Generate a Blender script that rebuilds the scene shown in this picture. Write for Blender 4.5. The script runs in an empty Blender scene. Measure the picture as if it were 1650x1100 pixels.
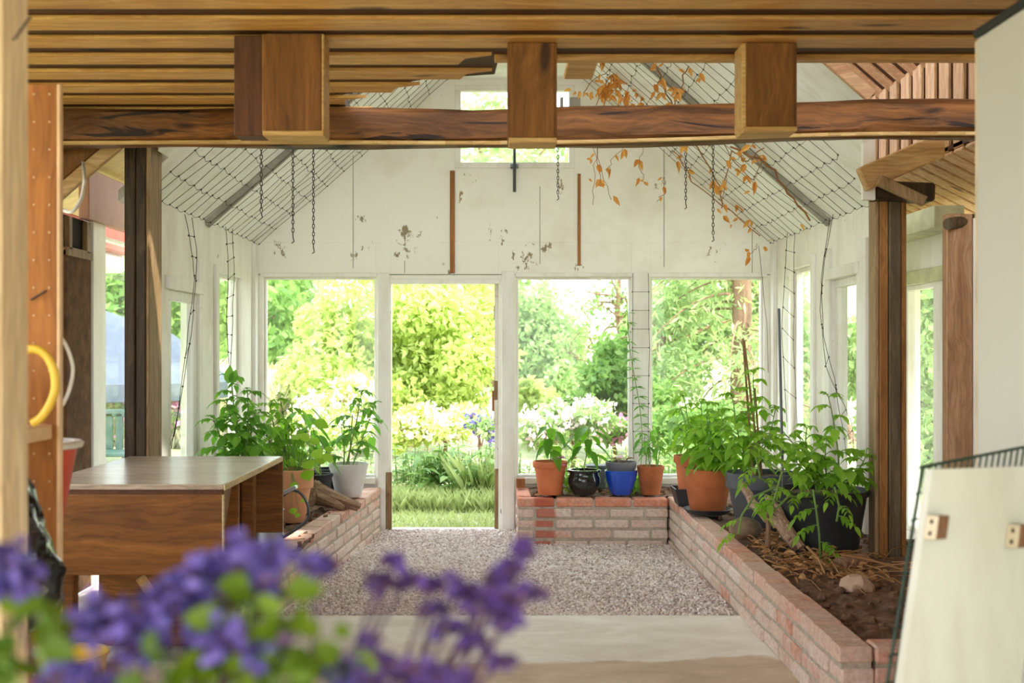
import bpy, math, random
import numpy as np
from mathutils import Vector, Matrix
V = Vector
PI = math.pi
F = 1888.0; H = 1.33
def W(px, py, Y):
    return V(((px-805)/F*Y, Y, H-(py-565)/F*Y))
SC = bpy.context.scene
COL = SC.collection

# ------------------------------------------------------------------ materials
def lin(c):
    return tuple(((v/255)/12.92 if v/255 <= .04045 else ((v/255+.055)/1.055)**2.4) for v in c[:3]) + (1,)
class NT:
    def __init__(s, name):
        s.m = bpy.data.materials.new(name); s.m.use_nodes = True
        s.t = s.m.node_tree; s.t.nodes.clear()
        s.out = s.n('ShaderNodeOutputMaterial')
    def n(s, typ, **kw):
        nd = s.t.nodes.new(typ)
        for k, v in kw.items():
            if k.startswith('i_'):
                key = k[2:]; key = int(key) if key.isdigit() else key.replace('_', ' ')
                nd.inputs[key].default_value = v
            else: setattr(nd, k, v)
        return nd
    def l(s, a, b): s.t.links.new(a, b)
    def ramp(s, fac, stops, interp='LINEAR'):
        r = s.n('ShaderNodeValToRGB'); r.color_ramp.interpolation = interp
        el = r.color_ramp.elements
        while len(el) < len(stops): el.new(.5)
        for e, (p, c) in zip(el, stops):
            e.position = p; e.color = c if len(c) == 4 else lin(c)
        s.l(fac, r.inputs['Fac']); return r.outputs['Color']
    def noise(s, vec, scale, detail=3, rough=.5, dist=0):
        n = s.n('ShaderNodeTexNoise', i_Scale=scale, i_Detail=detail, i_Roughness=rough, i_Distortion=dist)
        if vec is not None: s.l(vec, n.inputs['Vector'])
        return n.outputs['Fac']
    def mix(s, fac, a, b, mode='MIX'):
        m = s.n('ShaderNodeMix', data_type='RGBA', blend_type=mode)
        for src, i in ((fac, 0), (a, 6), (b, 7)):
            if isinstance(src, (int, float)): m.inputs[i].default_value = src
            elif isinstance(src, tuple): m.inputs[i].default_value = src if len(src) == 4 else lin(src)
            else: s.l(src, m.inputs[i])
        return m.outputs[2]
    def obj(s, rand=True):
        tc = s.n('ShaderNodeTexCoord')
        if not rand: return tc.outputs['Object']
        oi = s.n('ShaderNodeObjectInfo')
        a = s.n('ShaderNodeVectorMath', operation='SCALE'); a.inputs[0].default_value = (7.3, 3.1, 5.7)
        s.l(oi.outputs['Random'], a.inputs['Scale'])
        b = s.n('ShaderNodeVectorMath', operation='ADD')
        s.l(tc.outputs['Object'], b.inputs[0]); s.l(a.outputs[0], b.inputs[1]); return b.outputs[0]
    def mapv(s, vec, scale):
        m = s.n('ShaderNodeMapping'); m.inputs['Scale'].default_value = scale
        s.l(vec, m.inputs['Vector']); return m.outputs[0]
    def bsdf(s, col, rough=.6, metal=0, bump=None, bstr=.3, bdist=.01, coat=0, spec=.5, link=True):
        p = s.n('ShaderNodeBsdfPrincipled')
        if isinstance(col, tuple): p.inputs['Base Color'].default_value = col if len(col) == 4 else lin(col)
        else: s.l(col, p.inputs['Base Color'])
        if isinstance(rough, (int, float)): p.inputs['Roughness'].default_value = rough
        else: s.l(rough, p.inputs['Roughness'])
        p.inputs['Metallic'].default_value = metal
        p.inputs['Coat Weight'].default_value = coat
        p.inputs['Specular IOR Level'].default_value = spec
        if bump is not None:
            b = s.n('ShaderNodeBump', i_Strength=bstr, i_Distance=bdist)
            s.l(bump, b.inputs['Height']); s.l(b.outputs[0], p.inputs['Normal'])
        if link: s.l(p.outputs[0], s.out.inputs[0])
        return p
def simple(name, c, rough=.6, metal=0, var=.15, scale=8, bstr=.1, coat=0, c2=None, spec=.4):
    t = NT(name); o = t.obj()
    n = t.noise(o, scale, 5, .6)
    if c2 is None: c2 = tuple(max(0, v*(1-var)) for v in c)
    col = t.ramp(n, [(.3, c2), (.7, c)])
    t.bsdf(col, rough, metal, n, bstr, .01, coat, spec); return t.m
def wood(name, dark, light, axis='X', scale=1, rough=.6, knots=True, bstr=.25, extra=None, island=True):
    t = NT(name); o = t.obj()
    if island:
        g = t.n('ShaderNodeNewGeometry')
        a = t.n('ShaderNodeVectorMath', operation='SCALE'); a.inputs[0].default_value = (5.1, 8.2, 6.7)
        t.l(g.outputs['Random Per Island'], a.inputs['Scale'])
        b = t.n('ShaderNodeVectorMath', operation='ADD'); t.l(o, b.inputs[0]); t.l(a.outputs[0], b.inputs[1]); o = b.outputs[0]
    sc = {'X': (.5, 8, 8), 'Y': (8, .5, 8), 'Z': (8, 8, .5)}[axis]
    sc = tuple(v*scale for v in sc)
    warp = t.noise(o, 2.2, 2)
    wv = t.n('ShaderNodeVectorMath', operation='SCALE'); wv.inputs[0].default_value = (.12, .12, .12); t.l(warp, wv.inputs['Scale'])
    ad = t.n('ShaderNodeVectorMath', operation='ADD'); t.l(o, ad.inputs[0]); t.l(wv.outputs[0], ad.inputs[1])
    mv = t.mapv(ad.outputs[0], sc)
    n1 = t.noise(mv, 3.0, 6, .65, .6)
    n2 = t.noise(mv, 14, 3, .6)
    big = t.noise(o, 1.3, 2)
    mid = tuple((a+b)/2 for a, b in zip(dark, light))
    col = t.ramp(n1, [(.28, dark), (.5, mid), (.72, light)])
    fine = t.ramp(n2, [(.3, (150, 140, 130)), (.6, (255, 255, 255))])
    col = t.mix(.45, col, fine, 'MULTIPLY')
    tone = t.ramp(big, [(.3, (205, 200, 190)), (.7, (255, 255, 255))])
    col = t.mix(.6, col, tone, 'MULTIPLY')
    if knots:
        ks = {'X': (.45, 1.6, 1.6), 'Y': (1.6, .45, 1.6), 'Z': (1.6, 1.6, .45)}[axis]
        kv = t.mapv(ad.outputs[0], tuple(v*3.2 for v in ks))
        vo = t.n('ShaderNodeTexVoronoi', i_Scale=1.0); t.l(kv, vo.inputs['Vector'])
        k = t.ramp(vo.outputs['Distance'], [(.06, (70, 42, 24)), (.13, (255, 255, 255))])
        col = t.mix(.8, col, k, 'MULTIPLY')
    if extra: col = extra(t, col, o)
    t.bsdf(col, rough, 0, n1, bstr, .006, 0, .3); return t.m
def paint(name, c, chip=(120, 108, 90), amt=.70, stain=(196, 184, 160), rough=.55):
    t = NT(name); o = t.obj()
    st = t.noise(o, 1.6, 5, .65)
    col = t.ramp(st, [(.25, stain), (.5, c)])
    st2 = t.noise(t.mapv(o, (3, 3, .7)), 3, 4, .6)
    col = t.mix(.35, col, t.ramp(st2, [(.3, (214, 206, 190)), (.55, (255, 255, 255))]), 'MULTIPLY')
    ch = t.noise(o, 11, 6, .72)
    m = t.ramp(ch, [(amt-.01, (0, 0, 0)), (amt+.01, (255, 255, 255))])
    col = t.mix(m, col, chip)
    t.bsdf(col, rough, 0, ch, .12, .006, 0, .35); return t.m
def flaked():
    t = NT('white_gable_board'); o = t.obj(False)
    st = t.noise(o, 1.6, 5, .65)
    col = t.ramp(st, [(.25, (230, 224, 208)), (.5, (246, 243, 234))])
    ch = t.noise(t.mapv(o, (1, 1, .6)), 16, 6, .75)
    acc = None
    for (px, py, r) in ((655, 372, .13), (640, 410, .10), (590, 400, .10), (850, 415, .22), (835, 430, .12), (660, 395, .2), (585, 350, .1), (726, 435, .1), (935, 430, .08), (800, 380, .15), (905, 300, .1), (760, 285, .1), (450, 400, .12), (1150, 410, .12), (880, 400, .10), (722, 425, .08), (740, 320, .1), (570, 410, .08), (1060, 300, .1), (1225, 330, .1), (620, 850, .12), (815, 820, .16), (818, 700, .08)):
        p = W(px, py, 9.0)
        d = t.n('ShaderNodeVectorMath', operation='DISTANCE'); d.inputs[1].default_value = p; t.l(o, d.inputs[0])
        mr = t.n('ShaderNodeMapRange'); mr.inputs['From Min'].default_value = r; mr.inputs['From Max'].default_value = r*.2
        mr.inputs['To Max'].default_value = .15; t.l(d.outputs['Value'], mr.inputs['Value'])
        if acc is None: acc = mr.outputs[0]
        else:
            a = t.n('ShaderNodeMath', operation='MAXIMUM'); t.l(acc, a.inputs[0]); t.l(mr.outputs[0], a.inputs[1]); acc = a.outputs[0]
    a = t.n('ShaderNodeMath', operation='ADD'); t.l(ch, a.inputs[0]); t.l(acc, a.inputs[1])
    m = t.ramp(a.outputs[0], [(.675, (0, 0, 0)), (.695, (255, 255, 255))])
    col = t.mix(m, col, (150, 132, 104))
    t.bsdf(col, .55, 0, a.outputs[0], .12, .006, 0, .35); return t.m
def leafmat(name, c1, c2, trans=.45, rough=.5, tc=None):
    t = NT(name); g = t.n('ShaderNodeNewGeometry')
    col = t.ramp(g.outputs['Random Per Island'], [(0, c1), (1, c2)])
    p = t.bsdf(col, rough, link=False, spec=.35)
    tr = t.n('ShaderNodeBsdfTranslucent')
    if tc: t.l(t.mix(.6, col, tc), tr.inputs['Color'])
    else: t.l(col, tr.inputs['Color'])
    mx = t.n('ShaderNodeMixShader', i_0=trans)
    t.l(p.outputs[0], mx.inputs[1]); t.l(tr.outputs[0], mx.inputs[2]); t.l(mx.outputs[0], t.out.inputs[0]); return t.m
def glassmat(name='window_glass', tint=(251, 253, 252), refl=.05):
    t = NT(name)
    tr = t.n('ShaderNodeBsdfTransparent', i_Color=lin(tint))
    gl = t.n('ShaderNodeBsdfGlossy', i_Roughness=.03)
    lw = t.n('ShaderNodeLayerWeight', i_Blend=.5)
    pw = t.n('ShaderNodeMath', operation='POWER', i_1=4.0); t.l(lw.outputs['Facing'], pw.inputs[0])
    fr = t.n('ShaderNodeMath', operation='MULTIPLY_ADD', i_1=.35, i_2=.015); t.l(pw.outputs[0], fr.inputs[0])
    dn = t.noise(t.obj(), 3, 4)
    d = t.n('ShaderNodeBsdfDiffuse', i_Color=lin((225, 228, 222)))
    dm = t.n('ShaderNodeMath', operation='MULTIPLY_ADD', i_1=.10, i_2=-.02); t.l(dn, dm.inputs[0])
    m1 = t.n('ShaderNodeMixShader'); t.l(fr.outputs[0], m1.inputs[0]); t.l(tr.outputs[0], m1.inputs[1]); t.l(gl.outputs[0], m1.inputs[2])
    m2 = t.n('ShaderNodeMixShader'); t.l(dm.outputs[0], m2.inputs[0]); t.l(m1.outputs[0], m2.inputs[1]); t.l(d.outputs[0], m2.inputs[2])
    t.l(m2.outputs[0], t.out.inputs[0]); return t.m
def brickmat(name, stops, white=.5, stain=None):
    t = NT(name); o = t.obj(False); g = t.n('ShaderNodeNewGeometry')
    col = t.ramp(g.outputs['Random Per Island'], stops)
    n = t.noise(o, 9, 6, .7); n2 = t.noise(o, 45, 4, .6)
    wm = t.ramp(n, [(.5-.12*white, (0, 0, 0)), (.78-.1*white, (255, 255, 255))])
    ws = t.n('ShaderNodeMath', operation='MULTIPLY', i_1=white); t.l(wm, ws.inputs[0])
    col = t.mix(ws.outputs[0], col, (226, 210, 198))
    col = t.mix(.35, col, t.ramp(n2, [(.3, (140, 120, 110)), (.6, (255, 255, 255))]), 'MULTIPLY')
    if stain:
        sx = t.n('ShaderNodeSeparateXYZ'); t.l(o, sx.inputs[0])
        a = t.n('ShaderNodeMath', operation='MULTIPLY_ADD', i_1=.06, i_2=-.03-stain); t.l(n, a.inputs[0])
        b = t.n('ShaderNodeMath', operation='ADD'); t.l(sx.outputs['X'], b.inputs[0]); t.l(a.outputs[0], b.inputs[1])
        c = t.n('ShaderNodeMath', operation='ABSOLUTE'); t.l(b.outputs[0], c.inputs[0])
        mr = t.n('ShaderNodeMapRange'); mr.inputs['From Min'].default_value = .085; mr.inputs['From Max'].default_value = .06; mr.inputs['To Max'].default_value = .8
        t.l(c.outputs[0], mr.inputs['Value']); col = t.mix(mr.outputs[0], col, (176, 84, 58))
    t.bsdf(col, .85, 0, n2, .35, .006, 0, .2); return t.m

M = {}
M['ceil'] = wood('ceiling_pine', (196, 134, 66), (244, 196, 126), 'X', rough=.5)
M['ceil_gap_shade'] = wood('ceiling_gap_shade', (58, 32, 12), (104, 62, 24), 'X')  # shade in the gaps is painted into these recessed boards
M['beam'] = wood('old_beam_wood', (72, 44, 20), (166, 108, 54), 'X', .8, bstr=.6,
    extra=lambda t, c, o: t.mix(t.ramp(t.noise(t.mapv(o, (.9, 1, 9)), 1.7, 3, .5, 1.2), [(.33, (255, 255, 255)), (.37, (0, 0, 0))]), c, (40, 24, 14)))
M['beam_edge'] = wood('beam_fresh_edge', (196, 150, 84), (236, 204, 146), 'X')
M['casing'] = wood('casing_wood', (112, 70, 26), (164, 110, 50), 'Z', .8)
M['casing_dark'] = wood('casing_dark_wood', (82, 48, 26), (118, 74, 42), 'Z', .9, knots=False)
M['casing_pale'] = wood('casing_pale_strip', (200, 150, 82), (240, 206, 140), 'X')
M['pale_post'] = wood('pale_post_wood', (230, 200, 150), (254, 238, 202), 'Z', .7)
M['shelf_wood'] = wood('shelf_orange_wood', (146, 88, 32), (194, 126, 56), 'Z', .7, knots=False)
M['shelf_edge'] = simple('shelf_pale_edge', (236, 198, 150), .5)
M['post_dark'] = wood('post_dark_wood', (44, 34, 22), (92, 72, 48), 'Z')
M['post_light'] = wood('post_light_plank', (128, 100, 66), (184, 154, 114), 'Z')
M['post_orange'] = wood('post_orange_wood', (130, 84, 38), (198, 142, 80), 'Z')
M['post_red'] = wood('post_reddish_plank', (170, 122, 84), (234, 194, 156), 'Z', .8)
M['fresh'] = wood('fresh_pine', (198, 150, 92), (246, 214, 158), 'X', .8)
M['soffit'] = wood('soffit_board', (206, 152, 108), (246, 210, 170), 'X')
M['soffit_v'] = wood('soffit_board_upright', (186, 134, 84), (240, 204, 158), 'Z')
M['white'] = paint('white_painted_board', (246, 243, 234), amt=.685, stain=(228, 222, 205))
M['white_roof'] = paint('white_roof_board', (250, 249, 246), amt=.80, stain=(240, 237, 228))
M['white_frame'] = paint('white_frame_paint', (244, 242, 236), amt=.715, stain=(226, 220, 206))
M['white_chip'] = paint('white_chipped_paint', (232, 227, 216), chip=(150, 126, 98), amt=.60)
M['grey_strip'] = simple('grey_batten', (176, 172, 158), .7, c2=(140, 136, 124))
M['pink_board'] = paint('pinkish_board', (180, 132, 112), chip=(110, 76, 56), amt=.70, stain=(160, 114, 94))
M['red'] = simple('red_paint', (190, 62, 34), .5)
M['fibre'] = simple('brown_fibreboard', (122, 88, 56), .95, c2=(78, 54, 32), scale=14, bstr=.6)
M['black_gap'] = simple('black_gap_shade', (34, 30, 26), .9)
M['rust_strip'] = wood('bare_brown_strip', (140, 84, 40), (200, 138, 78), 'Z')
M['glass'] = glassmat()
M['metal_wire'] = simple('dark_wire', (70, 66, 60), .6, .2)
M['chain'] = simple('chain_steel', (92, 88, 80), .45, .7)
M['rod'] = simple('grey_rod', (96, 100, 104), .4, .6)
M['brick'] = brickmat('weathered_brick', [(0, (194, 158, 138)), (.3, (228, 206, 190)), (.6, (210, 176, 154)), (.8, (234, 218, 206)), (1, (208, 140, 112))], .9)
M['brick_top'] = brickmat('red_top_brick', [(0, (206, 146, 120)), (.4, (220, 172, 148)), (.7, (216, 184, 164)), (1, (218, 144, 114))], .75)
M['mortar'] = simple('grey_mortar', (196, 184, 168), .95, c2=(158, 146, 130), scale=30, bstr=.5)
M['soil'] = simple('dark_soil', (140, 108, 86), .95, c2=(80, 58, 42), scale=25, bstr=.9)
M['straw'] = leafmat('straw', (140, 92, 50), (206, 164, 112), .15, .8)
M['drywood'] = wood('driftwood', (136, 104, 82), (214, 180, 152), 'X', 1.4, knots=False, bstr=.7)
M['stone'] = simple('round_stone', (150, 128, 102), .8, c2=(98, 82, 62), scale=12, bstr=.4)
M['paper_rock'] = simple('pale_rock', (206, 178, 150), .85, c2=(160, 128, 104), scale=10, bstr=.5)
M['terra'] = simple('terracotta', (214, 128, 82), .75, c2=(190, 104, 62), scale=5)
M['terra_old'] = simple('old_terracotta', (206, 118, 70), .8, c2=(128, 74, 40), scale=3.2)
M['terra_pale'] = simple('pale_terracotta', (226, 168, 128), .8, c2=(206, 142, 102), scale=4)
M['grey_box'] = simple('weathered_grey', (176, 172, 168), .7)
M['post_grey'] = wood('post_grey_wood', (78, 66, 48), (132, 114, 88), 'Z')
M['black_glaze'] = simple('black_glaze', (40, 44, 44), .12, c2=(26, 30, 30), scale=30, coat=.6, bstr=.05)
M['blue_glaze'] = simple('blue_glaze', (26, 84, 200), .15, c2=(12, 48, 150), scale=4, coat=.7, bstr=.03)
M['grey_plastic'] = simple('grey_plastic', (112, 116, 120), .55, c2=(92, 96, 100))
M['dark_plastic'] = simple('dark_grey_plastic', (84, 88, 94), .5, c2=(66, 70, 76))
M['black_plastic'] = simple('black_plastic', (52, 54, 58), .45, c2=(38, 40, 44))
M['ribbed'] = simple('pale_grey_plastic', (226, 224, 220), .5, c2=(210, 208, 204))
M['zinc'] = simple('galvanised_zinc', (190, 196, 198), .35, .75, c2=(140, 148, 152), scale=6)
M['table_wood'] = wood('stained_pine', (100, 60, 18), (166, 108, 42), 'X', .8)
M['table_top'] = wood('table_top_sheen', (176, 156, 132), (214, 198, 176), 'X', 1, .22, knots=False, bstr=.1)  # pale grey puts the windows' reflection into the base colour
M['table_edge'] = wood('table_edge', (206, 182, 128), (236, 216, 168), 'Y')
M['cabinet'] = simple('cream_steel', (202, 202, 190), .42, c2=(196, 196, 184), scale=1.2, bstr=.02)
M['cab_top'] = simple('black_edge', (40, 42, 42), .6)
M['panel'] = paint('worn_cream_panel', (206, 208, 192), chip=(160, 158, 142), amt=.74, stain=(192, 194, 176), rough=.4)
M['veneer'] = simple('pale_bracket', (226, 212, 180), .6)
M['walnut'] = wood('brown_bracket', (110, 78, 54), (160, 120, 88), 'Z', knots=False)
M['slot'] = simple('dark_slot', (46, 34, 24), .8)
M['green_wire'] = simple('green_coated_wire', (34, 66, 46), .4)
M['bag'] = simple('black_bag_plastic', (20, 22, 22), .22, c2=(12, 13, 13), coat=.5, bstr=.5, scale=14)
M['yellow'] = simple('yellow_plastic', (232, 196, 70), .4, c2=(222, 182, 60))
M['red_pot'] = simple('red_plastic', (206, 84, 58), .45, c2=(190, 70, 46))
M['white_plastic'] = simple('white_plastic', (232, 228, 214), .45)
M['nail'] = simple('nail_steel', (80, 66, 54), .5, .6)
M['bamboo'] = wood('bamboo_cane', (120, 92, 62), (186, 152, 106), 'Z', knots=False)
M['bark'] = wood('bark', (110, 84, 64), (190, 150, 122), 'Z', 1.2, .9, bstr=.9)
M['canopy'] = simple('grey_canopy_cloth', (84, 92, 110), .8, c2=(72, 80, 96))
M['dkgreen'] = simple('dark_green_plastic', (40, 78, 70), .5)
M['offyellow'] = simple('yellowed_board', (236, 214, 150), .7)
M['offgreen'] = simple('green_eave_paint', (214, 214, 170), .6)
G = {}
G['tomato'] = leafmat('tomato_leaf', (104, 160, 40), (166, 212, 78), .5, tc=(176, 230, 60))
G['tomato_dark'] = leafmat('tomato_leaf_dark', (72, 132, 50), (132, 184, 74), .5, tc=(146, 214, 62))
G['pepper'] = leafmat('pepper_leaf', (60, 120, 34), (110, 170, 50), .45, .35, tc=(140, 200, 40))
G['lime'] = leafmat('lime_leaf', (130, 190, 50), (176, 220, 80), .5, tc=(190, 235, 60))
G['stem'] = simple('green_stem', (130, 160, 80), .6, c2=(96, 130, 56))
G['stem_brown'] = simple('brown_stem', (150, 110, 70), .7, c2=(110, 76, 44))
G['vine'] = simple('dry_vine_stem', (176, 122, 72), .8, c2=(126, 84, 48))
G['orange'] = leafmat('dry_orange_leaf', (206, 136, 58), (244, 188, 104), .4, .8)
G['maple'] = leafmat('bright_yellow_green_leaf', (166, 186, 92), (222, 232, 150), .5, tc=(206, 222, 130))
G['mid'] = leafmat('mid_green_leaf', (96, 136, 66), (160, 186, 106), .5, tc=(150, 190, 90))
G['soft'] = leafmat('soft_green_leaf', (124, 158, 98), (186, 204, 142), .5, tc=(176, 204, 120))
G['deep'] = leafmat('deep_green_leaf', (62, 104, 46), (128, 164, 76), .45, tc=(120, 170, 60))
G['needle'] = leafmat('spruce_needles', (110, 146, 84), (206, 218, 150), .4, tc=(180, 205, 110))
G['pinkw'] = leafmat('pale_pink_petals', (250, 214, 226), (255, 246, 244), .4)
G['pink'] = leafmat('pink_petals', (222, 120, 184), (246, 190, 220), .4)
G['violet'] = leafmat('violet_petals', (92, 84, 176), (160, 130, 214), .4)
G['redf'] = leafmat('red_petals', (214, 60, 50), (236, 110, 80), .4)
G['grass'] = leafmat('grass_blade', (146, 164, 98), (206, 212, 148), .45, tc=(190, 206, 130))
G['straw_grass'] = leafmat('pale_tall_grass', (214, 206, 168), (240, 236, 208), .4)
G['sage_petal'] = leafmat('purple_sage_petal', (34, 28, 84), (122, 104, 184), .25)
G['sage_dark'] = leafmat('dark_sage_calyx', (50, 36, 56), (92, 62, 90), .2)
G['sage_plum'] = leafmat('plum_petal', (66, 44, 100), (98, 70, 138), .25)
G['sage_leaf'] = leafmat('sage_leaf', (62, 88, 14), (108, 132, 26), .35)
def groundmat():
    t = NT('lawn_ground'); o = t.obj(False)
    n = t.noise(o, 1.5, 5, .6); n2 = t.noise(o, 40, 3)
    c = t.ramp(n, [(.3, (150, 152, 112)), (.7, (188, 190, 146))])
    c = t.mix(.4, c, t.ramp(n2, [(.3, (150, 140, 110)), (.6, (255, 255, 255))]), 'MULTIPLY')
    t.bsdf(c, .9, bump=n2, bstr=.5, bdist=.02); return t.m
M['lawn'] = groundmat()
def floormat():
    t = NT('pale_concrete_floor'); o = t.obj(False)
    sep = t.n('ShaderNodeSeparateXYZ'); t.l(o, sep.inputs[0])
    w = t.noise(o, 1.3, 5, .6)
    a = t.n('ShaderNodeMath', operation='MULTIPLY_ADD', i_1=.55, i_2=0.0); t.l(w, a.inputs[0]); t.l(sep.outputs['Y'], a.inputs[2])
    m = t.ramp(t.n_scaled(a.outputs[0]) if hasattr(t, 'n_scaled') else a.outputs[0], [(0, (0, 0, 0)), (1, (255, 255, 255))])
    mp = t.n('ShaderNodeMapRange'); mp.inputs['From Min'].default_value = 5.28; mp.inputs['From Max'].default_value = 5.33
    t.l(a.outputs[0], mp.inputs['Value'])
    n = t.noise(t.mapv(o, (.8, 1.3, 1)), 2.6, 8, .68, .4); sp = t.noise(o, 26, 5, .7)
    conc = t.ramp(n, [(.3, (220, 212, 198)), (.65, (250, 246, 238))])
    sand = t.ramp(n, [(.3, (186, 164, 138)), (.7, (224, 206, 180))])
    col = t.mix(mp.outputs[0], sand, conc)
    col = t.mix(t.ramp(sp, [(.70, (0, 0, 0)), (.73, (255, 255, 255))]), col, (126, 108, 84))
    t.bsdf(col, .85, bump=n, bstr=.25, bdist=.02); return t.m
M['floor'] = floormat()
def gravelmat():
    t = NT('gravel_stone'); g = t.n('ShaderNodeNewGeometry')
    col = t.ramp(g.outputs['Random Per Island'], [(0, (186, 168, 162)), (.3, (216, 201, 194)), (.7, (236, 224, 218)), (1, (246, 240, 236))])
    t.bsdf(col, .85); return t.m
M['gravel'] = gravelmat()

# ------------------------------------------------------------------ mesh builder
class MB:
    def __init__(s): s.v = []; s.f = []; s.m = []
    def add(s, vs, fs, mi=0):
        o = len(s.v); s.v += [tuple(p) for p in vs]
        s.f += [tuple(i+o for i in f) for f in fs]; s.m += [mi]*len(fs); return s
    def box(s, lo, hi, ch=.004, mi=0, mat=None):
        lo = V(lo); hi = V(hi)
        lo, hi = V(map(min, lo, hi)), V(map(max, lo, hi))
        c = (lo+hi)/2; h = (hi-lo)/2; ch = min(ch, min(h)*.45)
        vs = []; idx = {}
        for ax in range(3):
            for sg in (-1, 1):
                for a in (-1, 1):
                    for b in (-1, 1):
                        p = [0, 0, 0]; u, w = (ax+1) % 3, (ax+2) % 3
                        p[ax] = sg*h[ax]; p[u] = a*(h[u]-ch); p[w] = b*(h[w]-ch)
                        k = [0, 0, 0]; k[ax] = sg; k[u] = a; k[w] = b
                        idx[(ax, tuple(k))] = len(vs); vs.append(V(p))
        fs = []
        for ax in range(3):
            u, w = (ax+1) % 3, (ax+2) % 3
            for sg in (-1, 1):
                def K(a, b):
                    k = [0, 0, 0]; k[ax] = sg; k[u] = a; k[w] = b; return idx[(ax, tuple(k))]
                q = [K(-1, -1), K(1, -1), K(1, 1), K(-1, 1)]
                fs.append(q if sg > 0 else q[::-1])
            # edges along axis ax
            for a in (-1, 1):
                for b in (-1, 1):
                    def E(axx, e):
                        k = [0, 0, 0]; k[ax] = e; k[u] = a; k[w] = b; return idx[(axx, tuple(k))]
                    q = [E(u, -1), E(w, -1), E(w, 1), E(u, 1)]
                    fs.append(q if a*b < 0 else q[::-1])
        for a in (-1, 1):
            for b in (-1, 1):
                for d in (-1, 1):
                    q = [idx[(0, (a, b, d))], idx[(1, (a, b, d))], idx[(2, (a, b, d))]]
                    fs.append(q if a*b*d > 0 else q[::-1])
        vs = [c+p for p in vs]
        if mat is not None: vs = [mat @ p for p in vs]
        return s.add(vs, fs, mi)
    def obox(s, a, b, w, h, up=(0, 0, 1), ch=.004, mi=0):
        """bar from a to b, w across, h along up"""
        a = V(a); b = V(b); d = (b-a); L = d.length; d.normalize()
        up = V(up); sd = d.cross(up).normalized(); up = sd.cross(d).normalized()
        m = Matrix((d, sd, up)).transposed().to_4x4(); m.translation = (a+b)/2
        return s.box((-L/2, -w/2, -h/2), (L/2, w/2, h/2), ch, mi, m)
    def prism(s, poly, ext, mi=0):
        n = len(poly); ext = V(ext); A = [V(p) for p in poly]; B = [p+ext for p in A]
        nrm = (A[1]-A[0]).cross(A[2]-A[0])
        fs = [list(range(n))[::-1], list(range(n, 2*n))] + [[i, (i+1) % n, n+(i+1) % n, n+i] for i in range(n)]
        if nrm.dot(ext) < 0: fs = [f[::-1] for f in fs]
        return s.add(A+B, fs, mi)
    def tube(s, pts, r, n=6, mi=0, cap=True):
        pts = [V(p) for p in pts]; k = len(pts)
        rs = list(r) if isinstance(r, (list, tuple)) else [r]*k
        vs = []; ref = None
        for i, p in enumerate(pts):
            d = pts[min(i+1, k-1)]-pts[max(i-1, 0)]
            if d.length < 1e-9: d = V((0, 0, 1))
            d.normalize()
            if ref is None: ref = V((0, 1, 0)) if abs(d.y) < .9 else V((1, 0, 0))
            u = (ref-d*ref.dot(d))
            if u.length < 1e-6: u = d.orthogonal()
            u.normalize(); w = d.cross(u); ref = u
            for j in range(n):
                a = 2*PI*j/n; vs.append(p+(u*math.cos(a)+w*math.sin(a))*rs[i])
        fs = [[i*n+j, i*n+(j+1) % n, (i+1)*n+(j+1) % n, (i+1)*n+j] for i in range(k-1) for j in range(n)]
        if cap: fs += [list(range(n))[::-1], [(k-1)*n+j for j in range(n)]]
        return s.add(vs, fs, mi)
    def lathe(s, prof, c=(0, 0, 0), n=40, mi=0, fn=None):
        c = V(c); vs = []; k = len(prof)
        for (r, z) in prof:
            for j in range(n):
                a = 2*PI*j/n; rr = r if fn is None else fn(r, z, a)
                vs.append(c+V((rr*math.cos(a), rr*math.sin(a), z)))
        fs = [[i*n+j, i*n+(j+1) % n, (i+1)*n+(j+1) % n, (i+1)*n+j] for i in range(k-1) for j in range(n)]
        return s.add(vs, fs, mi)
    def leaf(s, b, d, nrm, L, Wd, droop=.3, fold=.15, rows=4, mi=0, peak=.4):
        b = V(b); d = V(d).normalized(); nrm = V(nrm)
        sd = d.cross(nrm)
        if sd.length < 1e-4: sd = d.orthogonal()
        sd.normalize(); up = sd.cross(d).normalized()
        vs = []
        for i in range(rows+1):
            t = i/rows
            w = Wd*.5*(math.sin(PI*min(1, t**(math.log(.5)/math.log(peak))))**.85 if 0 < t < 1 else .02)
            c = b+d*(L*t)+V((0, 0, -droop*L*t*t))
            vs += [c+sd*w+up*fold*w, c-up*fold*w*.2, c-sd*w+up*fold*w]
        fs = []
        for i in range(rows):
            o = i*3
            fs += [[o, o+1, o+4, o+3], [o+1, o+2, o+5, o+4]]
        return s.add(vs, fs, mi)
    def blob(s, c, r, rng, n=10, m=7, amp=.25, mi=0):
        c = V(c); r = V(r) if not isinstance(r, (int, float)) else V((r, r, r))
        vs = [c+V((0, 0, -r.z))]
        ph = [rng.uniform(0, 6) for _ in range(6)]
        for i in range(1, m):
            th = PI*i/m-PI/2
            for j in range(n):
                a = 2*PI*j/n
                k = 1+amp*(.5*math.sin(2*a+ph[0]+th)+.3*math.sin(3*a+ph[1]-2*th)+.3*math.sin(4*th+ph[2])+.15*rng.uniform(-1, 1))
                vs.append(c+V((r.x*k*math.cos(th)*math.cos(a), r.y*k*math.cos(th)*math.sin(a), r.z*k*math.sin(th))))
        vs.append(c+V((0, 0, r.z)))
        fs = [[0, 1+(j+1) % n, 1+j] for j in range(n)]
        for i in range(m-2):
            for j in range(n):
                a = 1+i*n+j; b2 = 1+i*n+(j+1) % n
                fs.append([a, b2, b2+n, a+n])
        L = len(vs)-1; o = 1+(m-2)*n
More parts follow.
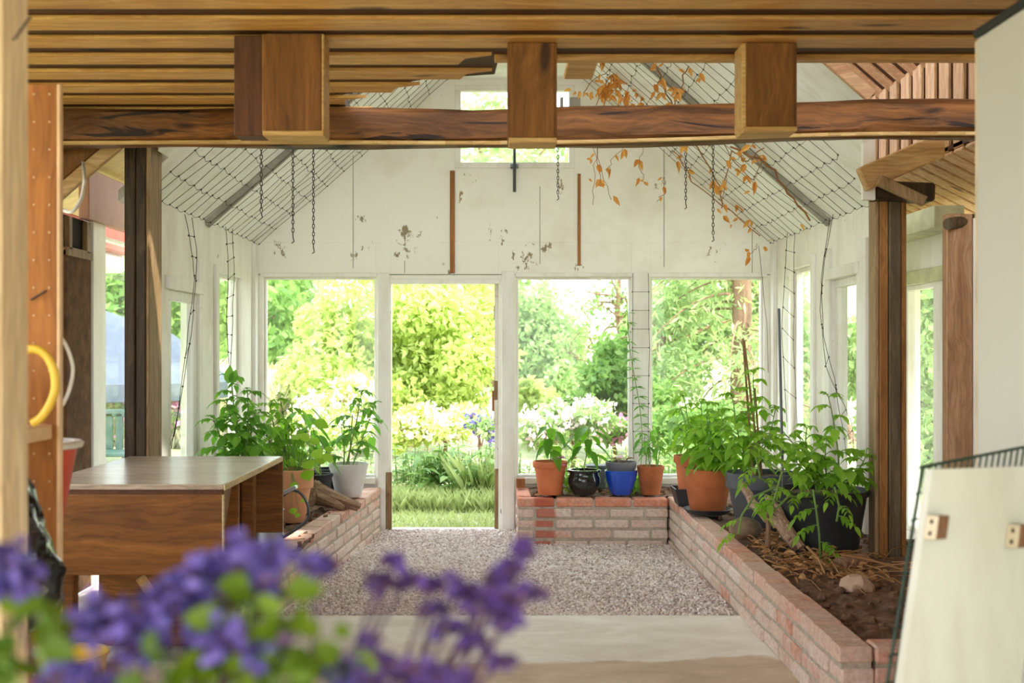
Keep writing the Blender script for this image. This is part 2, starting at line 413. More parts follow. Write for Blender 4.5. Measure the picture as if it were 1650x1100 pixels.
        fs += [[o+j, o+(j+1) % n, L] for j in range(n)]
        return s.add(vs, fs, mi)
    def mesh(s, name, mats, loc=(0, 0, 0), smooth=True, sharp=35):
        me = bpy.data.meshes.new(name)
        L = V(loc)
        a = np.array(s.v, dtype=np.float32)-np.array(L, dtype=np.float32)
        me.from_pydata(a.tolist(), [], s.f)
        for m in (mats if isinstance(mats, (list, tuple)) else [mats]): me.materials.append(m)
        me.polygons.foreach_set('material_index', s.m)
        me.polygons.foreach_set('use_smooth', [smooth]*len(s.f))
        me.update()
        if smooth and sharp: me.set_sharp_from_angle(angle=math.radians(sharp))
        return me
    def build(s, name, mats, parent=None, loc=None, smooth=True, sharp=35):
        """parent: an object whose matrix is a plain translation; loc: own origin (world) for top-level meshes"""
        if parent is not None:
            org = V(parent['_org']) if '_org' in parent else V((0, 0, 0))
        else: org = V(loc) if loc is not None else V((0, 0, 0))
        o = bpy.data.objects.new(name, s.mesh(name, mats, org, smooth, sharp)); COL.objects.link(o)
        if parent is not None: o.parent = parent; o['_org'] = list(org)
        else: o.location = org; o['_org'] = list(org)
        return o
def tag(o, label, cat, group=None, kind=None):
    o['label'] = label; o['category'] = cat
    if group: o['group'] = group
    if kind: o['kind'] = kind
    return o
def thing(name, label, cat, loc, group=None):
    o = bpy.data.objects.new(name, None); COL.objects.link(o); o.location = V(loc); o['_org'] = list(V(loc))
    o.empty_display_size = .1
    return tag(o, label, cat, group)
def struct(o, label=None, cat=None):
    o['kind'] = 'structure'
    if label: o['label'] = label
    if cat: o['category'] = cat
    return o

def smooth(pts, k=5):
    pts = [V(p) for p in pts]; out = []
    for i in range(len(pts)-1):
        p0, p1, p2, p3 = pts[max(i-1, 0)], pts[i], pts[i+1], pts[min(i+2, len(pts)-1)]
        for j in range(k):
            t = j/k; out.append(.5*((2*p1)+(p2-p0)*t+(2*p0-5*p1+4*p2-p3)*t*t+(3*p1-p0-3*p2+p3)*t*t*t))
    return out+[pts[-1]]
# ------------------------------------------------------------------ camera, world, sun
cam = bpy.data.objects.new('camera', bpy.data.cameras.new('camera')); COL.objects.link(cam)
cam.location = (0, 0, H); cam.rotation_euler = (PI/2, 0, 0)
cd = cam.data; cd.sensor_width = 36; cd.lens = 36*F/1650; cd.shift_x = 20/1650; cd.shift_y = 15/1650
cd.clip_start = .05; cd.clip_end = 500
cd.dof.use_dof = True; cd.dof.focus_distance = 7.0; cd.dof.aperture_fstop = 3.6
SC.camera = cam
SC.view_settings.view_transform = 'Standard'; SC.view_settings.look = 'None'
SC.view_settings.gamma = 1; SC.view_settings.use_curve_mapping = False
SC.view_settings.exposure = 1.9
SC.cycles.use_denoising = True
SC.cycles.max_bounces = 10; SC.cycles.diffuse_bounces = 5; SC.cycles.transparent_max_bounces = 12
SC.cycles.sample_clamp_indirect = 6
SC.cycles.caustics_reflective = False; SC.cycles.caustics_refractive = False
w = bpy.data.worlds.new('sky'); SC.world = w; w.use_nodes = True
nt = w.node_tree; nt.nodes.clear()
wo = nt.nodes.new('ShaderNodeOutputWorld'); bg = nt.nodes.new('ShaderNodeBackground')
tc = nt.nodes.new('ShaderNodeTexCoord'); sp = nt.nodes.new('ShaderNodeSeparateXYZ'); rp = nt.nodes.new('ShaderNodeValToRGB')
nt.links.new(tc.outputs['Generated'], sp.inputs[0]); nt.links.new(sp.outputs['Z'], rp.inputs[0])
rp.color_ramp.elements[0].position = 0; rp.color_ramp.elements[0].color = (.96, .985, 1, 1)
rp.color_ramp.elements[1].position = .8; rp.color_ramp.elements[1].color = (.76, .87, 1, 1)
nt.links.new(rp.outputs[0], bg.inputs[0]); bg.inputs[1].default_value = 1.5
nt.links.new(bg.outputs[0], wo.inputs[0])
sl = bpy.data.lights.new('sun', 'SUN'); sl.energy = 2.6; sl.angle = math.radians(1.5); sl.color = (1, .965, .89)
so = bpy.data.objects.new('sun', sl); COL.objects.link(so)
sd = V((.46, -.33, .86)).normalized()
so.rotation_euler = sd.to_track_quat('Z', 'Y').to_euler(); so.location = (6, -6, 8)

# ------------------------------------------------------------------ shell
XL, XR, YF = -1.883, 2.107, 9.0
def wall_yz(mb, x0, x1, y0, y1, z0, z1, ops):
    y = y0
    for (a, b, c, d) in ops:
        mb.box((x0, y, z0), (x1, a, z1), .002)
        if c > z0: mb.box((x0, a, z0), (x1, b, c), .002)
        if d < z1: mb.box((x0, a, d), (x1, b, z1), .002)
        y = b
    mb.box((x0, y, z0), (x1, y1, z1), .002)
def roofz(x): return 3.92-.88*abs(x-.114)
# floor & gravel base & lawn
mb = MB(); mb.box((-2.6, -2, -.12), (2.8, 5.9, 0), .01); struct(mb.build('floor', M['floor']))
mb = MB(); mb.prism([(-2.6, 5.9, -.2), (-2.6, 9.0, -.2), (-2.6, 9.0, -.068), (-2.6, 5.9, -.012)], (5.4, 0, 0)); struct(mb.build('floor_gravel_base', M['gravel']))
def ground_z(x, y):
    z = -.08
    z += 8*math.exp(-((x-28)**2+(y-55)**2)/(2*16**2))*min(1, max(0, (y-14)/10))
    z += 1.6*min(1, max(0, (y-12)/22))*min(1, max(0, (-x-1)/4))*.5
    return z
mb = MB(); nx, ny = 70, 60; vs = []; fs = []
for j in range(ny+1):
    for i in range(nx+1):
        x = -45+100*i/nx; y = 9.1+95*(j/ny)**1.6
        vs.append((x, y, ground_z(x, y)))
for j in range(ny):
    for i in range(nx):
        a = j*(nx+1)+i; fs.append((a, a+1, a+nx+2, a+nx+1))
mb.add(vs, fs); struct(mb.build('lawn', M['lawn']), None)
mb = MB(); mb.add([(-45, -30, -.15), (-2.75, -30, -.15), (-2.75, 9.1, -.06), (-45, 9.1, -.06)], [(0, 1, 2, 3)])
mb.add([(2.95, -30, -.15), (45, -30, -.15), (45, 9.1, -.06), (2.95, 9.1, -.06)], [(0, 1, 2, 3)])
mb.add([(-2.75, -30, -.15), (2.95, -30, -.15), (2.95, -2, -.15), (-2.75, -2, -.15)], [(0, 1, 2, 3)])
struct(mb.build('ground_outside', M['lawn']))

# far wall
def xz(px, py): p = W(px, py, YF); return p.x, p.z
wx = lambda px: (px-805)*YF/F
wz = lambda py: H-(py-565)*YF/F
A0, A1, D0, D1, B0, B1, C0, C1 = map(wx, (424, 606, 630, 803, 832, 1017, 1048, 1231))
ZS, ZT, ZD = .36, wz(446), wz(457)
U0, U1, UZ0, UZ1 = wx(733), wx(926), wz(271), wz(137)
ZE = 2.165
mb = MB(); y0, y1 = YF, YF+.1
def fw(xa, za, xb, zb): mb.box((xa, y0, za), (xb, y1, zb), .002)
fw(-2.0, -.15, D0, 0); fw(D1, -.15, 2.2, 0); fw(-2.0, 0, A0, ZE); fw(A0, 0, A1, ZS); fw(A0, ZT, A1, ZE); fw(A1, 0, D0, ZE)
fw(D0, ZD, D1, ZE); fw(D1, 0, B0, ZE); fw(B0, 0, B1, ZS); fw(B0, ZT, B1, ZE); fw(B1, 0, C0, ZE)
fw(C0, 0, C1, ZS); fw(C0, ZT, C1, ZE); fw(C1, 0, 2.2, ZE)
FX0, FX1, FZ = .114-.568, .114+.568, 3.42
P = lambda pts: mb.prism([(x, y0, z) for x, z in pts], (0, .1, 0))
P([(XL-.03, ZE), (U0, ZE), (U0, FZ+.03), (FX0-.03, FZ+.03)])
P([(U1, ZE), (XR+.03, ZE), (FX1+.03, FZ+.03), (U1, FZ+.03)])
fw(U0, ZE, U1, UZ0); fw(U0, UZ1, U1, FZ+.03)
for px, py0, py1 in ((569, 245, 432), (870, 300, 425), (1070, 240, 430), (1212, 372, 440), (652, 420, 440)):
    mb.box((wx(px)-.0025, YF-.003, wz(py1)), (wx(px)+.0025, YF+.002, wz(py0)), .0005, 1)
mb.box((wx(410), YF-.004, wz(443)), (wx(1247), YF+.002, wz(441.5)), .0005, 1)
struct(mb.build('wall_far', [flaked(), M['grey_strip']]))
# paint trims on the far wall
mb = MB()
for x in (wx(607)+.005, wx(1017)+.004):
    pass
for xa, xb, z0, z1 in ((wx(609), wx(628), -.06, wz(440)), (wx(808), wx(829), -.06, wz(437)), (wx(1021), wx(1045), ZS, wz(438))):
    mb.box((xa, YF-.025, z0+.0), (xb, YF, z1), .004)
struct(mb.build('trim_1', M['white_frame']))
mb = MB()
mb.box((wx(424)-.02, YF-.02, ZT), (wx(606)+.01, YF, ZT+.03), .003)
mb.box((D0-.02, YF-.02, ZD), (D1+.01, YF, ZD+.035), .003)
mb.box((B0-.01, YF-.02, ZT), (C1+.02, YF, ZT+.03), .003)
struct(mb.build('trim_2', M['white_frame']))
def window(n, xa, xb, za, zb, y, fw=.035, depth=.06, mat='white_frame', mull=None):
    o = thing('window_%d' % n, None, None, ((xa+xb)/2, y, za)); del o['label']; del o['category']; o['kind'] = 'structure'
    m = MB()
    m.box((xa, y, za), (xb, y+depth, za+fw), .004); m.box((xa, y, zb-fw), (xb, y+depth, zb), .004)
    m.box((xa, y, za+fw), (xa+fw, y+depth, zb-fw), .004); m.box((xb-fw, y, za+fw), (xb, y+depth, zb-fw), .004)
    if mull: m.box((mull-.012, y, za+fw), (mull+.012, y+depth, zb-fw), .003)
    m.build('window_frame', M[mat], o)
    m = MB(); m.box((xa+fw*.6, y+depth*.5, za+fw*.6), (xb-fw*.6, y+depth*.5+.004, zb-fw*.6), .0005)
    m.build('window_pane', M['glass'], o, smooth=False)
    return o
window(1, A0, A1, ZS, ZT, YF+.03, .018)
window(2, B0, B1, ZS, ZT, YF+.03, .018)
window(3, C0, C1, ZS, ZT, YF+.03, .018)
window(4, U0, U1, UZ0, UZ1, YF-.01, .045, .07)
mb = MB(); mb.box((A0, YF-.05, ZS-.05), (A1, YF+.03, ZS), .006); mb.box((B0, YF-.05, ZS-.05), (B1, YF+.03, ZS), .006); mb.box((C0, YF-.05, ZS-.05), (C1, YF+.03, ZS), .006)
struct(mb.build('trim_3', M['white_chip']))
# door opening: threshold, jambs with chipped paint, open door edge
mb = MB(); mb.box((D0, YF-.03, -.12), (D1, YF+.12, -.042), .006); struct(mb.build('trim_4', M['white_chip']))
mb = MB(); mb.box((wx(622), YF-.03, -.06), (D0+.008, YF+.0, .40), .004); struct(mb.build('trim_5', M['post_light']))
mb = MB(); mb.box((D1-.03, YF+.03, .42), (D1, YF+.1, ZD), .004); mb.box((D1-.03, YF+.03, -.042), (D1, YF+.1, .42), .004, 1); mb.box((D1-.034, YF+.028, .95), (D1-.004, YF+.1, 1.1), .003, 1); struct(mb.build('trim_20', [M['white_chip'], M['post_light']]))
d = thing('door_1', None, None, (D1, YF+.1, .03)); del d['label']; del d['category']; d['kind'] = 'structure'
m = MB(); m.box((D1-.028, YF+.105, .05), (D1+.012, YF+.85, ZD-.02), .004); m.build('door_leaf', M['white_chip'], d)
m = MB(); m.box((D1-.05, YF+.12, .86), (D1-.028, YF+.16, 1.02), .004); m.box((D1-.034, YF+.1, .75), (D1-.029, YF+.18, 1.2), .002); m.build('door_lock', M['rust_strip'], d)
m = MB(); m.box((D1-.036, YF+.085, 1.57), (D1-.026, YF+.105, 1.68), .002); m.build('hinge', M['nail'], d)
# brown bare strips, rod, dark cracks on the far wall
def strip(px0, px1, py0, py1, label):
    m = MB(); m.box((wx(px0), YF-.012, wz(py1)), (wx(px1), YF, wz(py0)), .003)
    tag(m.build('wooden_strip', M['rust_strip'], loc=(wx(px0), YF, wz(py1))), label, 'strip')
strip(725, 733, 275, 440, 'wide bare brown wooden strip on white gable below window, with ragged lower end')
strip(930.5, 935.5, 280, 428, 'thin bare brown wooden strip under the right corner of the gable window')
m = MB(); p = W(829, 235, YF-.06); q = W(829, 309, YF-.06)
m.tube([p, q], .012, 8); m.box((p.x-.03, YF-.06, wz(272)), (p.x+.03, YF-.005, wz(266)), .003)
tag(m.build('window_stay', M['rod'], loc=q), 'grey metal stay rod hanging below the gable window', 'rod')
# small grey boxes by the gable window
for i, (a, b, c, dd) in enumerate(((902, 907, 160, 176), (917, 934, 160, 176))):
    m = MB(); m.box((wx(a), YF-.08, wz(dd)), (wx(b), YF-.012, wz(c)), .004)
    tag(m.build('grey_box', M['grey_box'], loc=(wx(a), YF-.08, wz(dd))), ['narrow grey box against the pane of the gable window', 'square grey box on the right frame of the gable window'][i], 'box')

# side walls of the glasshouse
L1 = (6.66, 7.28, .36, 1.68); L2 = (7.80, 8.55, .36, 1.86)
R1 = (6.86, 7.43, .30, 1.78); R2 = (7.88, 8.55, .30, 1.92)
mb = MB(); wall_yz(mb, XL-.1, XL, 6.5, 9.1, 0, ZE, [L1, L2]); struct(mb.build('wall_left', M['white']))
mb = MB(); wall_yz(mb, XR, XR+.1, 6.69, 9.1, 0, ZE, [R1, R2]); struct(mb.build('wall_right', M['white']))
def swindow(n, x, sgn, op, fw, rec, mat='white_frame'):
    a, b, c, dd = op
    o = thing('window_%d' % n, None, None, (x, (a+b)/2, c)); del o['label']; del o['category']; o['kind'] = 'structure'
    x0, x1 = x+sgn*rec, x+sgn*(rec+.05)
    m = MB()
    for lo, hi in (((a, c), (b, c+fw)), ((a, dd-fw), (b, dd)), ((a, c+fw), (a+fw, dd-fw)), ((b-fw, c+fw), (b, dd-fw))):
        m.box((x0, lo[0], lo[1]), (x1, hi[0], hi[1]), .004)
    m.build('window_frame', M[mat], o)
    m = MB(); xm = (x0+x1)/2
    m.box((xm, a+fw*.6, c+fw*.6), (xm+.004, b-fw*.6, dd-fw*.6), .0005); m.build('window_pane', M['glass'], o, smooth=False)
swindow(5, XL, -1, L1, .06, .0); swindow(6, XL, -1, L2, .03, .03)
swindow(7, XR, 1, R1, .05, .02); swindow(8, XR, 1, R2, .03, .05)
# cover boards on the side walls
mb = MB()
for a, b in ((7.28, 7.36), (7.72, 7.80)): mb.box((XL, a, .3), (XL+.02, b, 1.9), .003)
mb.box((XL, 6.6, 1.68), (XL+.03, 7.36, 1.76), .003); mb.box((XL, 8.9, .3), (XL+.03, 9.0, ZE), .003)
struct(mb.build('trim_6', M['white_frame']))
mb = MB()
for a, b in ((7.43, 7.53), (7.80, 7.88), (6.69, 6.86)): mb.box((XR-.02, a, .28), (XR, b, 1.98), .003)
mb.box((XR-.03, 6.8, 1.78), (XR, 7.5, 1.85), .003); mb.box((XR-.03, 8.9, .3), (XR, 9.0, ZE), .003)
struct(mb.build('trim_7', M['white_frame']))
# roof: white boards
def roofslab(pts, name, mat):
    up = [V((x, y, roofz(x))) for x, y in pts]
    m = MB(); m.prism(up, (0, 0, .06)); struct(m.build(name, M[mat], smooth=False))
roofslab([(-1.96, 6.02), (-1.70, 6.02), (-1.70, 5.83), (-1.5, 5.5), (FX0, 5.5), (FX0, 9.14), (-1.96, 9.14)], 'ceiling_left', 'white_roof')
roofslab([(2.18, 6.69), (2.18, 9.14), (FX1, 9.14), (FX1, 5.5), (1.73, 5.5), (1.86, 6.01), (2.107, 6.69)], 'ceiling_right', 'white_roof')
m = MB(); m.prism([(FX0, 5.6, FZ), (FX1, 5.6, FZ), (FX1, 9.14, FZ), (FX0, 9.14, FZ)], (0, 0, .06)); struct(m.build('ceiling_ridge', M['white_roof'], smooth=False))
for nm, sg, yy in (('trim_8', -1, 7.52), ('trim_9', 1, 7.48)):
    xe = XL+.01 if sg < 0 else XR-.01; xt = FX0 if sg < 0 else FX1
    m = MB(); m.obox((xe, yy, roofz(xe)-.02), (xt, yy, roofz(xt)-.02), .07, .04, (0, 0, 1), .004)
    m.obox((xe, yy-.0, roofz(xe)-.045), (xt, yy, roofz(xt)-.045), .03, .02, (0, 0, 1), .003)
    struct(m.build(nm, M['grey_strip']))

# ------------------------------------------------------------------ shed: ceiling, beam, casings, posts
CZ = 2.43
mb = MB(); rng = random.Random(3)
def cboard(ya, yb, xa, xb, z=CZ, mi=0): mb.box((xa, ya, z+rng.uniform(-.002, .002)), (xb, yb, z+.013), .004, mi)
k = 0; y = -1.235
while y < 5.35:
    ya, yb = y, y+.142; mid = (ya+yb)/2
    if yb < 4.46: cboard(ya, yb, -2.5, 2.75)
    else:
        cboard(ya, yb, -2.5, -.70)
        xe = {0: -.03, 1: -.03, 2: -.33}.get(k, -.58); k += 1
        if xe > -.66: mb.prism([(-.715, ya, CZ), (xe, ya, CZ), (xe-.10, ya+.05, CZ), (xe-.13 if xe > -.5 else -.69, yb, CZ), (-.715, yb, CZ)], (0, 0, .013))
    y += .2435
mb.box((-2.5, -1.2, CZ+.0135), (2.75, 4.42, CZ+.05), .002, 1)
mb.box((-2.5, 4.42, CZ+.0135), (-.7, 5.52, CZ+.05), .002, 1)
mb.prism([(-.71, 4.42, CZ+.0135), (-.0, 4.42, CZ+.0135), (-.02, 4.72, CZ+.0135), (-.30, 4.8, CZ+.0135), (-.5, 4.95, CZ+.0135), (-.71, 5.12, CZ+.0135)], (0, 0, .024), 1)
struct(mb.build('ceiling', [M['ceil'], M['ceil_gap_shade']]))
mb = MB(); mb.box((-.75, 4.3, 2.86), (2.8, 5.52, 2.92), .004); struct(mb.build('roof_sun_block', M['soffit']))  # unseen slab added to keep direct sun off the concrete
mb = MB(); mb.obox((1.74, 5.485, roofz(1.74)+.03), (FX1, 5.485, roofz(FX1)+.03), .03, .06, (0, 0, 1), .004); struct(mb.build('trim_19', M['soffit']))
# big beam
def beamz(x): return -.012*math.sin((x+2)*1.1)+.012*math.sin((x-1)*2.3)*.5
def build_beam():
    b = thing('timber_beam', 'long dark old timber beam crossing above the shed opening, with cracked face', 'beam', (-2.4, 5.3, 2.26))
    m = MB(); n = 60; rg = random.Random(8); vs = []; fs = []
    prof = [(0, .03), (0, .140), (.012, .160), (.05, .170), (.14, .170), (.18, .145), (.18, .03), (.15, .004), (.04, 0)]
    K = len(prof)
    for i in range(n+1):
        x = -2.35+4.95*i/n; dz = beamz(x)+2.278 + .006*x
        for j, (yy, zz) in enumerate(prof):
            vs.append((x, 5.3+yy+.007*math.sin(x*5+j), dz+zz+.006*math.sin(x*4.1+j*2)+rg.uniform(-.0015, .0015)))
    for i in range(n):
        for j in range(K): a = i*K+j; c = i*K+(j+1) % K; fs.append((a, a+K, c+K, c))
    fs += [tuple(range(K)), tuple(range(n*K, n*K+K))[::-1]]
    m.add(vs, fs); m.build('beam_body', M['beam'], b)
    m = MB()
    pts = [(-2.35+4.95*i/40) for i in range(41)]
    for i in range(40):
        x0, x1 = pts[i], pts[i+1]
        m.obox((x0, 5.31, 2.278+.006*x0+beamz(x0)+.008), (x1+.002, 5.31, 2.278+.006*x1+beamz(x1)+.008), .025, .016, (0, 0, 1), .002)
    m.build('lower_edge', M['beam_edge'], b)
    b.children[1]['label'] = 'pale bare lower edge of the beam'
build_beam()
# hanging wooden casings below the slatted ceiling
def casing(xa, xb, ztop, zbot, yf, label, side, dark=None, dep=.135):
    t = thing('beam_casing', label, 'casing', ((xa+xb)/2, yf, ztop))
    m = MB(); m.box((xa, yf, zbot+.012), (xb, yf+.02, ztop), .003); m.build('front_board', M['casing'], t)
    m = MB()
    m.box((xb-.006, yf+.004, zbot+.006), (xb+.008, yf+dep, ztop), .003)
    m.build('side_board', M['casing_pale' if side == 'r' else 'casing'], t)
    m = MB(); m.box((xa-.014, yf+.004, zbot+.006), (xa+.006, yf+dep, ztop), .003); m.build('side_board', M['casing_pale' if side == 'l' else 'casing'], t)
    m = MB(); m.box((xa-.01, yf-.004, zbot-.006), (xb+.008, yf+dep, zbot+.012), .003); m.build('bottom_board', M['casing_pale'], t)
    if dark:
        m = MB(); m.box((dark, yf+.03, zbot+.0), (xa-.01, yf+dep, ztop), .003); m.build('side_panel', M['casing_dark'], t)
def cx(px, Y): return (px-805)/F*Y
YC = 4.06
z = lambda py, Y: H-(py-565)/F*Y
casing(cx(428, YC), cx(518, YC), CZ+.0, z(216, YC), YC, 'wide brown wooden casing with dark plank beside it, leftmost under the slatted ceiling', 'r', cx(377, YC+.03))
casing(cx(824, 4.18), cx(894, 4.18), CZ, z(227, 4.18), 4.18, 'narrow brown wooden casing with a round knot, in front of the gable window', 'n')
casing(cx(1202, 4.18), cx(1281, 4.18), CZ, z(209, 4.18), 4.18, 'brown wooden casing with pale trim, rightmost, over the wire netting', 'l')
# trim under ceiling's right edge
mb = MB(); mb.box((-.02, 4.40, CZ-.006), (2.7, 4.46, CZ+.03), .004); struct(mb.build('trim_10', M['ceil']))
mb = MB(); mb.box((cx(905, 4.9), 4.46, CZ+.0), (cx(950, 4.9), 4.75, CZ+.02), .004); struct(mb.build('trim_11', M['ceil']))

# posts
def post(name, label, boards, loc):
    t = thing(name, label, 'post', loc)
    for nm, lo, hi, mat in boards:
        m = MB(); m.box(lo, hi, .006); m.build(nm, M[mat], t)
    return t
XA = lambda px, Y: (px-805)/F*Y
PL = 5.76
post('timber_post', 'dark timber post left of the gravel, doubled with a pale plank', [
    ('post_core', (XA(200, PL), PL, .0), (XA(217, PL), PL+.2, 2.45), 'post_dark'),
    ('plank', (XA(218, PL), PL+.004, .0), (XA(236, PL)-.004, PL+.2, 2.45), 'post_dark'),
    ('plank', (XA(236, PL)-.002, PL, .0), (XA(236, PL)+.014, PL+.215, 2.45), 'post_light')], (XA(220, PL), PL, 0))
p = post('timber_post', 'weathered orange and grey timber post rising from the right brick planter', [
    ('plank', (XA(1411, 6.08), 6.09, .2), (XA(1414, 6.08)+.012, 6.2, 2.135), 'post_light'),
    ('plank', (XA(1416, 6.08)+.006, 6.08, .2), (XA(1432, 6.08), 6.2, 2.135), 'post_orange'),
    ('post_core', (XA(1432, 6.08)+.002, 6.075, .2), (XA(1452, 6.08), 6.2, 2.135), 'post_grey'),
    ('plank', (XA(1452, 6.08)+.002, 6.08, .2), (XA(1461, 6.08), 6.2, 2.135), 'post_orange')], (XA(1436, 6.08), 6.08, .2))
p2 = post('timber_post', 'reddish pine post with swirling grain beside the tall cream cabinet', [
    ('plank', (XA(1525, 5.9), 5.9, 0), (XA(1568, 5.9), 5.96, 2.02), 'post_red'),
    ('edge_strip', (XA(1568, 5.9)+.002, 5.9, 0), (XA(1577, 5.9), 5.98, 2.0), 'white_frame')], (XA(1545, 5.9), 5.9, 0))
# log end on the reddish post, cap timber and braces around the right post
m = MB(); m.tube([W(1527, 361, 5.87), W(1560, 356, 5.95), W(1620, 350, 6.02)], [.03, .034, .034], 12)
tag(m.build('log', M['post_grey'], loc=W(1545, 368, 5.9)), 'short rough log lying on top of the reddish pine post', 'log')
m = MB(); m.obox(W(1404, 308, 6.06), W(1500, 312, 6.06), .14, .095, (0, 0, 1), .012)
tag(m.build('cap_timber', M['post_dark'], loc=W(1436, 326, 6.06)), 'short dark timber block across the top of the weathered post by the planter', 'timber')
m = MB(); m.obox(W(1388, 290, 5.95), W(1570, 210, 5.95), .06, .125, (0, 0, 1), .008)
tag(m.build('wooden_brace', M['fresh'], loc=W(1400, 300, 5.95)), 'pale new pine brace slanting up from the planter post to the beam', 'brace')
m = MB(); m.obox(W(1415, 290, 5.88), W(1490, 325, 5.88), .035, .055, (0, 0, 1), .005)
tag(m.build('wooden_brace', M['post_light'], loc=W(1415, 295, 5.88)), 'small pale batten slanting down below the new pine brace', 'brace')
m = MB(); m.box(W(1390, 322, 5.98), W(1411, 205, 5.98)+V((0, .03, 0)), .003); struct(m.build('trim_12', M['white_frame']))
# left brace
m = MB(); m.obox(W(30, 318, 5.62), W(190, 180, 5.62), .1, .19, (0, 0, 1), .008)
tag(m.build('wooden_brace', M['casing'], loc=W(100, 310, 5.75)), 'broad brown brace with a big knot at upper left below the beam', 'brace')
m = MB(); m.obox(W(80, 325, 5.56), W(205, 218, 5.56), .04, .06, (0, 0, 1), .004)
tag(m.build('wooden_brace', M['fresh'], loc=W(98, 308, 5.70)), 'pale batten along the underside of the broad brown brace', 'brace')
# upper right: upright boards and sloping boards
mb = MB(); y = 5.5
while y < 10.4:
    zt = H+.2156*7.02
    mb.box((2.25, y, 2.33), (2.27, y+.125, zt+.03), .004); y += .19
mb.box((2.27, 5.4, 2.33), (2.29, 10.5, H+.2156*7.02+.05), .002, 1)
struct(mb.build('wall_right_upper', [M['soffit_v'], M['ceil_gap_shade']]))
mb = MB(); y = 5.05
while y < 10.5:
    a = V((2.275, y, H+.2156*7.02)); b = V((.9, y, H+.2156*7.02+1.35*.88))
    mb.obox(a, b, .125, .02, (0, 0, 1), .004); y += .19
mb.prism([(2.25, 4.6, H+.2156*7.02+.02), (.9, 4.6, H+.2156*7.02+1.35*.88+.02), (.9, 10.5, H+.2156*7.02+1.35*.88+.02), (2.25, 10.5, H+.2156*7.02+.02)], (0, 0, .02), 1)
struct(mb.build('ceiling_hip', [M['soffit'], M['ceil_gap_shade']]))
mb = MB(); y = 5.45
while y < 7.9:
    mb.obox((2.25, y, H+.99), (3.45, y, H+.99-1.2*.5), .115, .02, (0, 0, 1), .004); y += .15
mb.prism([(2.25, 5.4, H+1.005), (3.45, 5.4, H+.405), (3.45, 8, H+.405), (2.25, 8, H+1.005)], (0, 0, .02), 1)
struct(mb.build('ceiling_soffit', [M['soffit'], M['ceil_gap_shade']]))
# side bay windows of the shed
mb = MB(); wall_yz(mb, 2.45, 2.55, 5.9, 7.6, 0, 2.0, [(6.62, 7.1, .25, 1.72)]); struct(mb.build('wall_right_bay', M['white_frame']))
swindow(9, 2.45, 1, (6.62, 7.1, .25, 1.72), .03, .01)
mb = MB(); mb.box((2.3, 6.2, 1.98), (2.46, 7.7, 2.1), .004); mb.box((2.43, 6.4, 1.72), (2.45, 7.3, 1.80), .003); struct(mb.build('trim_13', M['offgreen']))
mb = MB(); wall_yz(mb, -2.45, -2.35, -1, 6.2, 0, 2.6, [(-.6, 5.0, .95, 2.35)]); struct(mb.build('wall_left_shed', M['post_light']))  # unseen wall, its wide opening added to let sky light in
mb = MB(); wall_yz(mb, 2.62, 2.75, -.5, 5.9, 0, 2.6, []); struct(mb.build('wall_right_shed', M['post_light']))
# left bay: fibreboard, black gap, white frame, pink board, red fascia
def seg(name, px0, px1, py0, py1, Y0, Y1, mat, X=-2.33, th=.04):
    pass
xb = -2.31
yb = lambda px: -xb*F/(805-px)
m = MB(); m.box((xb-.05, yb(107), 0), (xb, yb(147), H+160/F*yb(125)), .004); struct(m.build('wall_left_fibreboard', M['fibre']))
m = MB(); m.box((xb-.06, yb(107), H+162/F*yb(125)), (xb-.02, yb(147), 2.06), .004); struct(m.build('wall_left_gap', M['black_gap']))  # dark sheet painted as the shade of the gap above the fibreboard
m = MB()
for a, b in ((109, 114), (138, 143)): m.box((xb-.02, yb(a), H+160/F*yb(125)), (xb+.01, yb(b), 2.05), .003)
m.box((xb-.02, yb(107), H+150/F*yb(125)), (xb+.01, yb(147), H+164/F*yb(125)), .003); struct(m.build('trim_14', M['post_light']))
m = MB(); m.box((xb-.05, yb(148), 0), (xb+.01, yb(168), 2.12), .004); struct(m.build('trim_15', M['white_frame']))
swindow(10, xb, -1, (yb(168), yb(262), .1, 2.0), .02, .0)
m = MB(); m.box((xb-.02, yb(132), 2.06), (xb+.04, yb(280), 2.34), .004); struct(m.build('trim_16', M['pink_board']))
m = MB(); m.prism([(-1.2, 5.3, 2.89), (-1.2, 8.0, 2.89), (-2.75, 8.0, 2.18), (-2.75, 5.3, 2.18)], (0, 0, .05)); struct(m.build('ceiling_left_bay', M['offyellow'], smooth=False))  # inner end stretched out of view to shut sun out of the bay
m = MB(); m.box((xb-.55, yb(165), 2.03), (xb-.4, yb(300), 2.2), .01); struct(m.build('trim_17', M['red']))
m = MB(); m.box((xb-.62, yb(165), 1.9), (xb-.45, yb(300), 2.03), .02); struct(m.build('trim_18', M['white_frame']))

